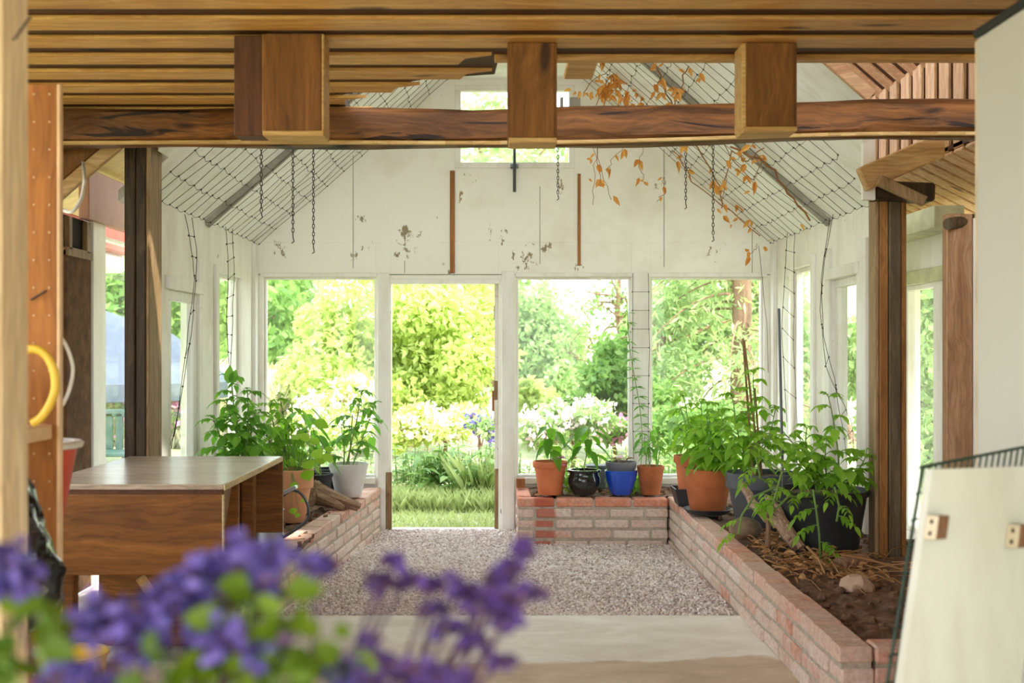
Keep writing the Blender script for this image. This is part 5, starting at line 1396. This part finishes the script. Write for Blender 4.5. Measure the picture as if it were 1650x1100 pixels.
tree('dark_tree', 'shaded green tree behind the pale tall grass on the left', (-6.2, 27), [lump(440, 540, 26, 80, 90, 2), lump(380, 500, 27, 80, 130, 2), lump(470, 470, 28, 60, 90, 2)], 9000, .24, 'mid', 3, .2)
tree('dark_tree', 'green tree seen in the side windows behind the grey canopy', (-9.5, 24), [lump(215, 450, 21, 140, 120, 2), lump(300, 500, 22, 100, 110, 2), lump(160, 520, 20, 110, 90, 2), lump(330, 590, 21, 80, 60, 2)], 9000, .22, 'mid', 4, .2)
tree('leafy_shrub', 'dense mid green shrub behind pink blossoms in the middle right window', (1.9, 15.5), [lump(985, 620, 15.3, 62, 70, .8), lump(940, 660, 15, 45, 45, .6), lump(1040, 640, 15.5, 50, 70, .8), lump(1020, 560, 16, 35, 60, .6)], 9000, .11, 'mid', 5, .06, cat='shrub')
tree('leafy_shrub', 'yellow-green shrub at left of the middle right window, below the rounded tree', (.55, 17), [lump(862, 650, 17, 45, 40, .7), lump(900, 670, 16.6, 40, 30, .6)], 4000, .12, 'maple', 6, .05, cat='shrub')
tree('leafy_shrub', 'fresh green shrub low in the rightmost far window', (2.6, 13), [lump(1085, 690, 13, 60, 50, .6), lump(1160, 680, 13.2, 50, 50, .6), lump(1060, 640, 14, 40, 40, .5)], 6000, .10, 'mid', 7, .05, cat='shrub')
tree('leafy_shrub', 'light green shrub outside the side window next to the right post', (3.8, 10.2), [lump(1480, 560, 10, 60, 190, .5), lump(1420, 600, 11, 60, 140, .6), lump(1500, 720, 9.6, 50, 90, .4)], 8000, .09, 'soft', 8, .05, cat='shrub')
tree('leafy_shrub', 'green shrub outside the far right side window', (5.2, 17), [lump(1300, 600, 17, 40, 120, .8), lump(1275, 520, 18, 40, 80, .8)], 5000, .13, 'soft', 9, .07, cat='shrub')
tree('hillside_tree', 'distant hazy tree behind the conifer on the right', (6.5, 34), [lump(1120, 520, 34, 70, 80, 2), lump(1240, 480, 34, 70, 120, 2), lump(1010, 600, 32, 70, 50, 2)], 8000, .3, 'soft', 10, .2)
tree('hillside_tree', 'distant tree at far left beyond the side windows', (-15, 32), [lump(60, 500, 30, 140, 100, 2), lump(-60, 480, 30, 140, 120, 2)], 4000, .3, 'mid', 11, .2)
tree('tall_tree', 'tall pale tree far behind, its top showing through the gable window', (-.2, 30), [lump(790, 270, 30, 110, 70, 2.5), lump(880, 255, 31, 70, 60, 2), lump(820, 380, 30, 110, 110, 2.5), lump(770, 190, 31, 50, 60, 2)], 3200, .24, 'soft', 16, .22)
# sparse dark tree against the sky
def sparse():
    pos = V((2.1, 19, ground_z(2.1, 19))); t = thing('bare_branched_tree', 'sparse tree with dark twisted branches against white sky', 'tree', pos); rg = np.random.default_rng(13); r2 = random.Random(13)
    m = MB(); ends = []
    base = W(1010, 640, 19)
    m.tube([pos, base, W(1005, 560, 19), W(995, 500, 19), W(1000, 420, 19)], [.11, .1, .07, .05, .02], 8)
    def br(p0, d, L, r, dep):
        pts = [p0]; dd = V(d)
        for _ in range(4): dd = (dd+V((r2.gauss(0, .35), r2.gauss(0, .35), r2.gauss(0, .3)))).normalized(); pts.append(pts[-1]+dd*L/4)
        m.tube(pts, [r*(1-.18*i) for i in range(5)], 5, cap=False)
        if dep: 
            for _ in range(3): br(r2.choice(pts[1:]), dd+V((r2.gauss(0, .8), r2.gauss(0, .4), r2.gauss(0, .6))), L*.6, r*.5, dep-1)
        else: ends.append(pts)
    for k in range(12): br(W(1000+r2.uniform(-4, 8), r2.uniform(430, 600), 19), V((r2.choice((-1, -1, 1)), r2.uniform(-.4, .4), r2.uniform(-.1, .6))), r2.uniform(.5, .9), .022, 2)
    m.build('trunk', M['bark'], t)
    C_ = []
    for pts in ends:
        for _ in range(14): q = r2.choice(pts); C_.append((q.x+r2.gauss(0, .06), q.y+r2.gauss(0, .06), q.z+r2.gauss(0, .06)))
    part_np('crown', np_mesh('sparse_crown', leaves_at(np.array(C_), rg, .09, .5), 4, G['mid']), t, pos)
sparse()
def conifer():
    X, Y = (1192-805)/F*14.5, 14.5; pos = V((X, Y, ground_z(X, Y))); t = thing('spruce_tree', 'tall pale spruce with drooping boughs and reddish trunk in the rightmost far window', 'tree', pos); r2 = random.Random(14); rg = np.random.default_rng(14)
    m = MB(); m.tube([pos, pos+V((0.03, 0, 2)), pos+V((-.05, 0, 4)), pos+V((0, 0, 7))], [.14, .12, .09, .03], 10)
    C_ = []; D_ = []
    for k in range(64):
        zz = .7+5.6*k/64; a = r2.uniform(0, 2*PI); L = (1.9-.2*zz)*r2.uniform(.7, 1.15); p0 = pos+V((0, 0, zz)); d = V((math.cos(a), math.sin(a), .15)); pts = []
        for i in range(7): u = i/6; pts.append(p0+d*L*u+V((0, 0, -.65*L*u*u)))
        m.tube(pts, [.02, .017, .014, .011, .008, .006, .004], 5, cap=False)
        sd_ = d.cross(V((0, 0, 1))).normalized()
        for i in range(1, 7):
            for _ in range(22):
                f = r2.random(); q = pts[i-1].lerp(pts[i], f)+sd_*r2.uniform(-1, 1)*.3*L*(1-i/9)+V((0, 0, r2.uniform(-.16, .03))); C_.append(tuple(q))
    m.build('trunk', M['bark'], t)
    part_np('boughs', np_mesh('spruce_boughs', leaves_at(np.array(C_), rg, .15, .22, .5), 4, G['needle']), t, pos)
conifer()
m = MB(); r2 = random.Random(5)
P0 = [W(1046, 580, 15), W(1070, 555, 15), W(1090, 530, 15), W(1100, 500, 15.2), W(1092, 470, 15.3), W(1098, 430, 15.5)]
pt = thing('leaning_tree', 'leaning brown-trunked tree at left of the rightmost far window', 'tree', V((1.75, 15, ground_z(1.75, 15))))
m.tube([V((1.75, 15, -.1)), W(1035, 630, 15)]+P0, [.13, .12, .11, .1, .09, .07, .06, .03], 9)
for k in range(10):
    a = r2.choice(P0); b = a+V((r2.uniform(-.6, .7), r2.uniform(-.3, .3), r2.uniform(-.2, .8))); m.tube([a, a.lerp(b, .5)+V((0, 0, .1)), b], [.03, .02, .008], 6)
m.build('trunk', M['bark'], pt)
rg = np.random.default_rng(15); pts = crown_pts(rg, 2600, [lump(1075, 500, 15, 40, 70, .6), lump(1090, 600, 14.6, 50, 50, .6)])
part_np('crown', np_mesh('leaning_crown', leaves_at(pts, rg, .10, .4), 4, G['soft']), pt, pt.location)
# flowering shrubs and the flower bed
def flower_shrub(label, pos, lumps, N, L, leaf, NF, fl, FL, seed, name='flowering_shrub'):
    t = tree(name, label, pos, lumps, N, L, leaf, seed, .03, 4, 'shrub')
    rg = np.random.default_rng(seed+100); pts = crown_pts(rg, NF, [(c, tuple(v*1.04 for v in r)) for c, r in lumps]); pts = pts[pts[:, 2] > t.location.z+.08]
    keep = rg.random(len(pts)) < .9; c0 = pts[keep]
    # clusters of petals
    cl = np.repeat(c0, 5, 0)+rg.normal(0, FL*.4, (len(c0)*5, 3))
    part_np('blossoms', np_mesh(name+'_blossoms', leaves_at(cl, rg, FL, .8, -.3), 4, G[fl]), t, t.location); return t
flower_shrub('pale pink rhododendron in bloom behind the far row of pots', (.75, 13), [lump(900, 680, 13, 40, 30, .5), lump(950, 675, 13, 40, 32, .5), lump(865, 690, 12.8, 35, 26, .4)], 3500, .09, 'soft', 420, 'pinkw', .06, 30)
flower_shrub('violet pink flowering shrub right of the pale rhododendron', (1.45, 13.4), [lump(985, 690, 13.4, 30, 22, .4), lump(958, 668, 13.2, 22, 14, .3)], 1500, .08, 'mid', 130, 'pink', .055, 31)
flower_shrub('white flowering shrub under the maple on the left', (-2.0, 13.6), [lump(520, 670, 13.6, 55, 40, .6), lump(570, 640, 13.8, 40, 35, .5), lump(560, 700, 13, 50, 35, .5), lump(490, 690, 13.4, 35, 30, .4)], 4500, .08, 'maple', 480, 'pinkw', .06, 32)
flower_shrub('white and yellow-green flowering bed plants in the doorway middle', (-.85, 13), [lump(680, 690, 13, 50, 38, .6), lump(740, 685, 13.2, 50, 34, .6), lump(650, 700, 12.8, 30, 30, .4)], 5200, .08, 'maple', 260, 'pinkw', .05, 33)
flower_shrub('violet flowering plant at the right of the doorway view', (-.1, 12.4), [lump(790, 690, 12.4, 18, 22, .2), lump(765, 680, 12.6, 14, 18, .2)], 500, .07, 'soft', 60, 'violet', .05, 34)
flower_shrub('pink flowering shrub seen low in the left side window', (-5.3, 13), [lump(290, 665, 13, 40, 30, .6), lump(190, 660, 12.6, 40, 40, .5)], 2500, .09, 'soft', 220, 'pink', .07, 35)
flower_shrub('red and pink flowers beyond the rightmost far window', (2.4, 11.6), [lump(1115, 735, 11.6, 50, 22, .4), lump(1190, 725, 11.6, 50, 22, .4)], 1600, .08, 'soft', 70, 'pink', .05, 36)
def bed(name, label, spots, mat, L, seed, hh, n):
    r2 = random.Random(seed); t = None
    c = V((spots[0], spots[1], ground_z(spots[0], spots[1]))); t = thing(name, label, 'plant', c); st = MB(); lf = MB()
    for k in range(n):
        b = c+V((r2.gauss(0, spots[2]), r2.gauss(0, spots[3]), 0)); h_ = hh*r2.uniform(.6, 1.15); top = b+V((r2.uniform(-.08, .08), r2.uniform(-.08, .08), h_)); st.tube([b, b.lerp(top, .5), top], .004, 4, cap=False)
        for i in range(9):
            p_ = b.lerp(top, .25+.75*i/8); a = i*2.4+r2.uniform(-.3, .3); l = L*r2.uniform(.7, 1.2); lf.leaf(p_, (math.cos(a), math.sin(a), .25), (0, 0, 1), l, l*.5, .45, .2, 3)
    st.build('stem', G['stem'], t); lf.build('foliage', G[mat], t)
bed('bed_plant', 'big-leaved green bed plants beyond the doorway, at its centre', (-.42, 11.0, .2, .2), 'mid', .15, 50, .48, 46)
bed('bed_plant', 'blue-green feathery bed plants at the left of the doorway view', (-.86, 11.3, .15, .2), 'soft', .11, 51, .42, 40)
bed('bed_plant', 'green bed plants at the right edge of the doorway view', (-.02, 11.2, .12, .2), 'mid', .12, 52, .42, 26)
bed('bed_plant', 'pale fern-like plants outside the left far window behind the ribbed pot', (-1.6, 11, .25, .25), 'soft', .13, 53, .5, 40)
bed('bed_plant', 'low yellow-green plants outside the middle right window', (.8, 11.2, .35, .25), 'maple', .10, 54, .45, 60)
bed('bed_plant', 'low green plants outside the rightmost far window', (1.95, 11.2, .35, .25), 'mid', .11, 55, .45, 50)
def grass(name, label, N, xr, yr, hh, mat, seed, w=.012, dens=None):
    rg = np.random.default_rng(seed); X = rg.uniform(*xr, N); Y = rg.uniform(*yr, N); Z = np.array([ground_z(a, b) for a, b in zip(X, Y)])
    h_ = hh*rg.uniform(.5, 1.3, N); a = rg.uniform(0, PI, N); lx = rg.normal(0, .35, N)*h_; ly = rg.normal(0, .35, N)*h_
    B = np.stack([X, Y, Z], 1); S = np.stack([np.cos(a), np.sin(a)*.3, 0*a], 1)*w*.5; T_ = B+np.stack([lx, ly, h_], 1); Mm = B+np.stack([lx*.3, ly*.3, h_*.55], 1)
    P_ = np.stack([B-S, B+S, Mm+S*.8, T_], 1)
    P_ = np.stack([B-S, B+S, Mm+S*.7, T_], 1)
    o = bpy.data.objects.new(name, np_mesh(name, P_, 4, G[mat])); COL.objects.link(o); tag(o, label, 'grass', kind='stuff')
grass('lawn_grass', 'short sunlit grass just outside the doorway', 14000, (-1.6, 2.6), (9.15, 11.2), .05, 'grass', 60, .008)
grass('meadow_grass', 'taller unmown grass at the edge of the flower bed', 5000, (-1.2, .3), (10.2, 10.9), .16, 'grass', 61, .008)
grass('reed_grass', 'thin arching ornamental grass right of the big-leaved bed plants', 160, (-.34, -.0), (10.6, 10.9), .42, 'grass', 64, .009)
grass('tall_pale_grass', 'tall pale straw-coloured grass outside the left far window', 9000, (-5.5, -2.4), (15.5, 18), .85, 'straw_grass', 62, .018)
grass('side_grass', 'grass outside the right side windows', 6000, (2.8, 5.5), (5.5, 12), .14, 'grass', 63, .012)
m = MB(); m.blob(W(690, 805, 10.35), (.06, .05, .03), random.Random(3), 10, 7, .2)
tag(m.build('stone', M['paper_rock'], loc=W(690, 810, 10.35)), 'pale stone in the grass in front of the bed plants outside', 'stone')
# canopy and chair on the left lawn
def gazebo():
    c = V((-4.7, 13.2, ground_z(-4.7, 13.2))); t = thing('garden_canopy', 'grey cloth garden canopy on the lawn outside left windows', 'canopy', c)
    m = MB(); ap = V((-4.55, 13.2, 1.82)); n = 8; vs = [ap]; 
    for k in range(n): a = 2*PI*k/n+.3; vs.append(V((-4.55+1.55*math.cos(a), 13.2+1.3*math.sin(a), .98)))
    for k in range(n): a = 2*PI*k/n+.3; vs.append(V((-4.55+.85*math.cos(a), 13.2+.75*math.sin(a), 1.52)))
    for k in range(n): a = 2*PI*k/n+.3; vs.append(V((-4.55+1.55*math.cos(a), 13.2+1.3*math.sin(a), .80)))
    fs = [(0, 9+k, 9+(k+1) % n) for k in range(n)]+[(9+k, 1+k, 1+(k+1) % n, 9+(k+1) % n) for k in range(n)]+[(1+k, 17+k, 17+(k+1) % n, 1+(k+1) % n) for k in range(n)]
    m.add(vs, fs); m.build('canopy', M['canopy'], t)
    for k in range(0, n, 2):
        a = 2*PI*k/n+.3; m = MB(); x, y = -4.55+1.5*math.cos(a), 13.2+1.25*math.sin(a); m.tube([V((x, y, ground_z(x, y))), V((x, y, .95))], .025, 8); m.build('pole', M['dkgreen'], t)
gazebo()
def gchair():
    c = V((-3.85, 11.6, ground_z(-3.85, 11.6))); t = thing('garden_chair', 'dark green plastic garden chair on the lawn outside left window', 'chair', c)
    m = MB(); m.box(c+V((-.24, -.24, .38)), c+V((.24, .24, .42)), .01); m.build('seat', M['dkgreen'], t)
    m = MB()
    for k in range(5): m.box(c+V((-.22+.1*k, .2, .42)), c+V((-.15+.1*k, .24, .78)), .005)
    m.box(c+V((-.24, .2, .74)), c+V((.24, .24, .82)), .01); m.build('backrest', M['dkgreen'], t)
    for sx in (-1, 1):
        for sy in (-1, 1):
            m = MB(); m.box(c+V((sx*.2-.02, sy*.2-.02, 0)), c+V((sx*.2+.02, sy*.2+.02, .38)), .004); m.build('leg', M['dkgreen'], t)
gchair()
for o in bpy.data.objects:
    if '_org' in o: del o['_org']
